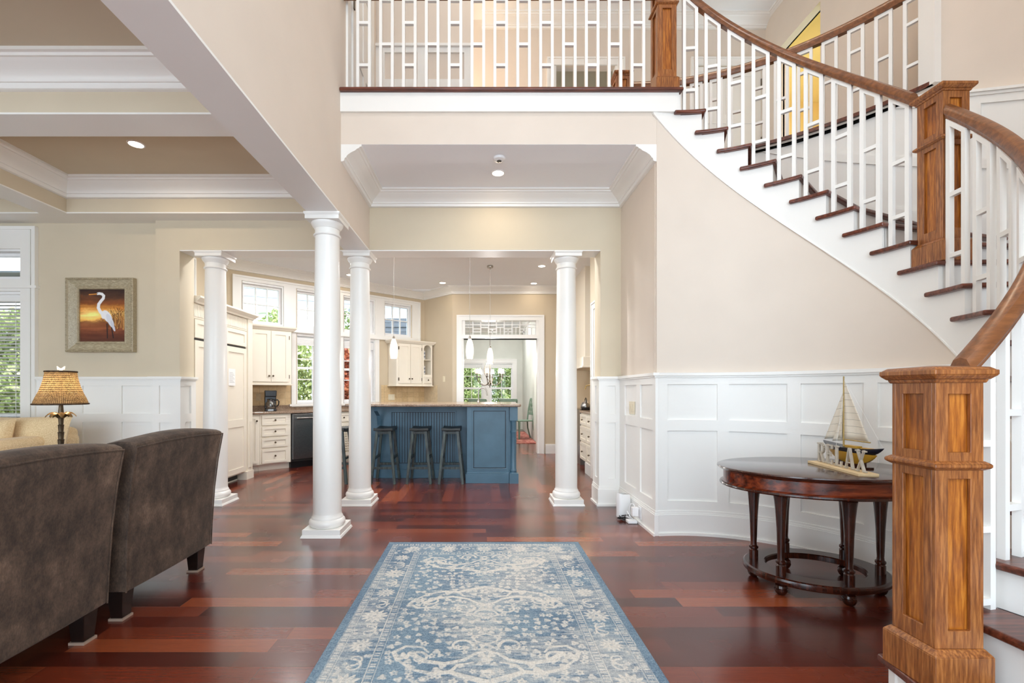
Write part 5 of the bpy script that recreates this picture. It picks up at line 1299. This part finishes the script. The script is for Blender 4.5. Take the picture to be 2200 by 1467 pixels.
def sail(a, b, c, bel, name='sail', seams=9):
    a, b, c = map(Vector, (a, b, c)); rows = []; n_ = 10
    for j in range(n_+1):
        t_ = j/n_; p, q = a.lerp(c, t_), b.lerp(c, t_); row = []
        for i in range(7):
            u = i/6; v_ = p.lerp(q, u); v_.y += bel*math.sin(PI*u)*(1-t_)*(.3+.7*math.sin(PI*min(1, t_+.25))); row.append(v_)
        rows.append(row)
    mb = MB().grid(rows); o = mb.build(name, 'sail', r, world=False, smooth=True); md = o.modifiers.new('s', 'SOLIDIFY'); md.thickness = .0012
    m_ = MB()
    for j in range(1, seams):
        t_ = j/seams; p, q = a.lerp(c, t_), b.lerp(c, t_); pts = []
        for i in range(7): u = i/6; v_ = p.lerp(q, u); v_.y += bel*math.sin(PI*u)*(1-t_)*(.3+.7*math.sin(PI*min(1, t_+.25))); v_.y -= .0012; pts.append(v_)
        m_.tube(pts, .0007, 4)
    m_.build('sail_seams', 'bronze', o, world=False)
sail((-.053, 0, .17), (.135, 0, .168), (-.055, 0, .545), .02)
sail((-.225, 0, .150), (-.075, 0, .175), (-.068, 0, .46), .02, 'jib_sail', 6)
sail((-.16, .004, .145), (-.066, .004, .155), (-.066, .004, .36), .015, 'staysail', 4)
MB().tube([(-.235, 0, .14), (-.062, 0, .50)], .0007, 4).tube([(-.06, -.05, .12), (-.06, 0, .47)], .0007, 4).tube([(-.06, .05, .12), (-.06, 0, .47)], .0007, 4).tube([(.23, 0, .14), (-.06, 0, .56)], .0005, 4).build('rigging', 'paper', r, world=False)
# router, plug, box, cable
r = thing('wifi_router', 'white wifi router tower standing on the floor by the hall panelling', 'router', (1.375, 4.42, 0), .35)
rows = []
for z, s_ in ((0, .96), (.01, 1), (.18, 1.0), (.225, .93), (.235, .90)):
    rows.append([(.068*s_*(math.copysign(abs(math.cos(t))**.55, math.cos(t))), .038*s_*(math.copysign(abs(math.sin(t))**.55, math.sin(t))), z-(.02*(math.cos(t)*.5+.5) if z > .2 else 0)) for t in [2*PI*i/32 for i in range(32)]])
mb = MB().grid(rows, True); mb.f.append(list(range(32))); mb.build('housing', 'plastic_white', r, world=False, smooth=.7)
MB().prism([(-.05, -.028), (.05, -.028), (.05, .028), (-.05, .028)], .212, .2175).build('top_vent', 'cord_grey', r, world=False)
MB().box(-.05, .05, -.0385, -.036, .02, .03).build('port_strip', 'vent_dark', r, world=False)
o = MB().box(1.345, 1.43, 4.18, 4.26, .001, .028).build('adapter_box', 'plastic_white', bevel=.005, seg=3); tag(o, 'small flat white box lying on the floor in front of the router cables', 'adapter')
r = thing('power_adapter', 'white power adapter plugged in low on the wall beside the router', 'adapter', (1.40, 4.16, .12))
MB().box(1.375, 1.434, 4.155, 4.205, .075, .155).build('body', 'plastic_white', r, bevel=.006, seg=3)
MB().tube([(1.405, 4.18, .155), (1.40, 4.20, .18), (1.38, 4.22, .175), (1.37, 4.23, .12), (1.38, 4.25, .05), (1.40, 4.22, .035), (1.37, 4.20, .06), (1.355, 4.24, .10), (1.36, 4.27, .04), (1.39, 4.25, .034)], .004, 8).build('cord', 'plastic_white', r, smooth=True)
pts = [(1.33+.04*math.sin(i*1.7)+.0*i, 4.30+.035*math.cos(i*2.3), .008+.02*abs(math.sin(i*1.1))) for i in range(26)]
o = MB().tube([(1.32, 4.37, .025)]+pts+[(1.39, 4.20, .01)], .004, 8).build('black_cable', 'rubber_black', smooth=True); tag(o, 'tangled black cable bundle on the floor in front of the router', 'cable')

# ================================================================== OUTDOORS
structure('ground', MB().box(-30, 30, 5, 60, -.6, -.4).box(-30, -7.3, -5, 5, -.6, -.4), 'grass')
def shrub(label, cx, cy, rx, ry, z0, z1, n, mat='leaf_green', leaf=.07, seed=1):
    R_ = np.random.default_rng(seed); v = np.zeros((n, 4, 3)); 
    p = R_.normal(size=(n, 3)); p /= np.linalg.norm(p, axis=1)[:, None]; rad = R_.random(n)**.35
    c = np.stack([cx+rx*p[:, 0]*rad, cy+ry*p[:, 1]*rad, (z0+z1)/2+(z1-z0)/2*p[:, 2]*rad], 1)
    c += .12*np.sin(c[:, [1, 2, 0]]*5)
    a = R_.normal(size=(n, 3)); a /= np.linalg.norm(a, axis=1)[:, None]; b = np.cross(a, R_.normal(size=(n, 3))); b /= np.linalg.norm(b, axis=1)[:, None]
    s_ = leaf*(.6+.8*R_.random(n))[:, None]
    v[:, 0] = c-a*s_; v[:, 1] = c+b*s_*.42; v[:, 2] = c+a*s_; v[:, 3] = c-b*s_*.42
    v = v.reshape(-1, 3); f = np.arange(4*n).reshape(n, 4)
    me = bpy.data.meshes.new('foliage'); me.vertices.add(len(v)); me.vertices.foreach_set('co', (v-np.array([cx, cy, -.4])).astype(np.float32).ravel())
    me.loops.add(4*n); me.loops.foreach_set('vertex_index', f.astype(np.int32).ravel()); me.polygons.add(n); me.polygons.foreach_set('loop_start', np.arange(0, 4*n, 4, dtype=np.int32)); me.polygons.foreach_set('loop_total', np.full(n, 4, dtype=np.int32)); me.update(calc_edges=True)
    me.materials.append(M[mat])
    r = thing('shrub', label, 'shrub', (cx, cy, -.4), 0, 'leafy shrubs outside the windows')
    o = bpy.data.objects.new('foliage', me); COL.objects.link(o); o.parent = r
    MB().tube([(0, 0, 0), (.05, 0, (z0+z1)/2+.4)], .05, 8).build('trunk', 'bronze', r, world=False)
for i, (lab, x, y, rx, ry, z0, z1, n, mt) in enumerate((
    ('sunlit green shrub outside the kitchen window between refrigerator and near column', -4.9, 10.6, 1.2, .7, -.4, 3.1, 9000, 'leaf_green'),
    ('green shrub outside the kitchen window right of the near column', -3.5, 12.6, 1.1, .7, -.4, 3.6, 9000, 'leaf_green'),
    ('reddish leaved shrub seen through the kitchen window between the two nearer columns', -3.15, 10.35, .45, .4, -.4, 2.2, 5000, 'leaf_red'),
    ('shrub outside the small high window left of the refrigerator', -6.9, 9.4, .8, .6, -.4, 4.2, 5000, 'leaf_green'),
    ('green shrub outside the left dining room window', -.75, 17.0, .95, .7, -.4, 3.2, 12000, 'leaf_green'),
    ('green shrub outside the right dining room window', 1.3, 17.2, 1.05, .7, -.4, 3.2, 12000, 'leaf_green'),
    ('green shrub outside the living room window behind the slatted blind', -7.2, 7.4, 1.0, .6, -.4, 2.5, 14000, 'leaf_green'),
    ('green shrub far left outside the living room window', -9.3, 8.0, 1.0, .6, -.4, 2.8, 8000, 'leaf_green'),
    )): shrub(lab, x, y, rx, ry, z0, z1, n, mt, seed=i+2)
r = thing('neighbouring_porch', 'pale grey sided porch with white round post outside the kitchen windows', 'porch', (-5.4, 11.5, -.4))
mb = MB()
for i in range(8): mb.hexa([(-9, 9.6+i*.012, 3.36+.2*i), (-1.8, 13.1+i*.012, 3.36+.2*i), (-1.8, 13.12+i*.012, 3.36+.2*i), (-9, 9.62+i*.012, 3.36+.2*i)], [(-9, 9.62+i*.012, 3.56+.2*i), (-1.8, 13.12+i*.012, 3.56+.2*i), (-1.8, 13.14+i*.012, 3.56+.2*i), (-9, 9.64+i*.012, 3.56+.2*i)])
mb.build('siding', 'siding_grey', r)
MB().lathe([(.2, -.4), (.2, 3.05), (.24, 3.08), (.25, 3.2), (.25, 3.36)], (-5.15, 11.0, 0), 24).build('post', 'soffit_white', r, smooth=.6)
r = thing('dark_sided_wall', 'dark grey siding standing in for the dining room outside wall, seen through the rightmost high kitchen window', 'outer_wall', (-2.3, 11.85, 1.2))  # detached siding, stands in for the outside wall of the dining room
mb = MB()
for i in range(16): mb.box(-3.0, -1.6, 11.8+.015*(i % 2), 11.9, 1.2+.12*i, 1.31+.12*i)
mb.build('siding', paint('slate_siding', (96, 104, 116), .7, .15, 8), r)
r = thing('soffit_beam', 'pale grey eave board outside the living room high window', 'eave', (-7, 5.9, 2.4))
MB().box(-9, -4.5, 5.6, 5.64, 2.43, 2.62).box(-9, -4.5, 5.3, 5.6, 2.60, 2.62).build('fascia', 'siding_grey', r)
# entrance side of the foyer (behind the camera): unseen glazed wall, openings sized to let in daylight
structure('wall_front', MB().frame(line_map((-7.2, -1.6), (4.6, -1.6), 1), 0, 11.8, 0, 6.65, [(.4, 2.7, .05, 3.0), (2.9, 5.3, .05, 3.0), (6.2, 9.8, .1, 5.0)], -.1, 0), 'foyer_wall')
# unseen foyer and upper hall downlights added for brightness; landing and corridor lamps
downlight('unseen light added in the high foyer ceiling left of centre', -.3, 1.2, UZ, 28, .07, (1, .92, .85))
downlight('unseen light added in the high foyer ceiling right of centre', 1.6, 1.2, UZ, 28, .07, (1, .92, .85))
downlight('unseen light added in the upper hall ceiling over the balcony', .2, 4.6, UZ, 10, .07)
downlight('unseen light added in the upper hall ceiling over the stairwell', 2.2, 4.0, UZ, 16, .07)
downlight('recessed light inside the yellow lit room off the landing', 5.2, 6.2, 6.3, 20, .07)
r = thing('floor_lamp', 'unseen warm lamp standing in the upper corridor behind the panelled wall', 'lamp', (-.55, 6.2, TOP))
MB().lathe([(.12, 0), (.12, .02), (.012, .03), (.012, 1.0)], n=16).build('stand', 'bronze', r, world=False)
l = point('bulb', (0, 0, 1.15), 60, (1, .62, .28), .1); l.parent = r  # unseen lamp added for the orange glow on the far wall
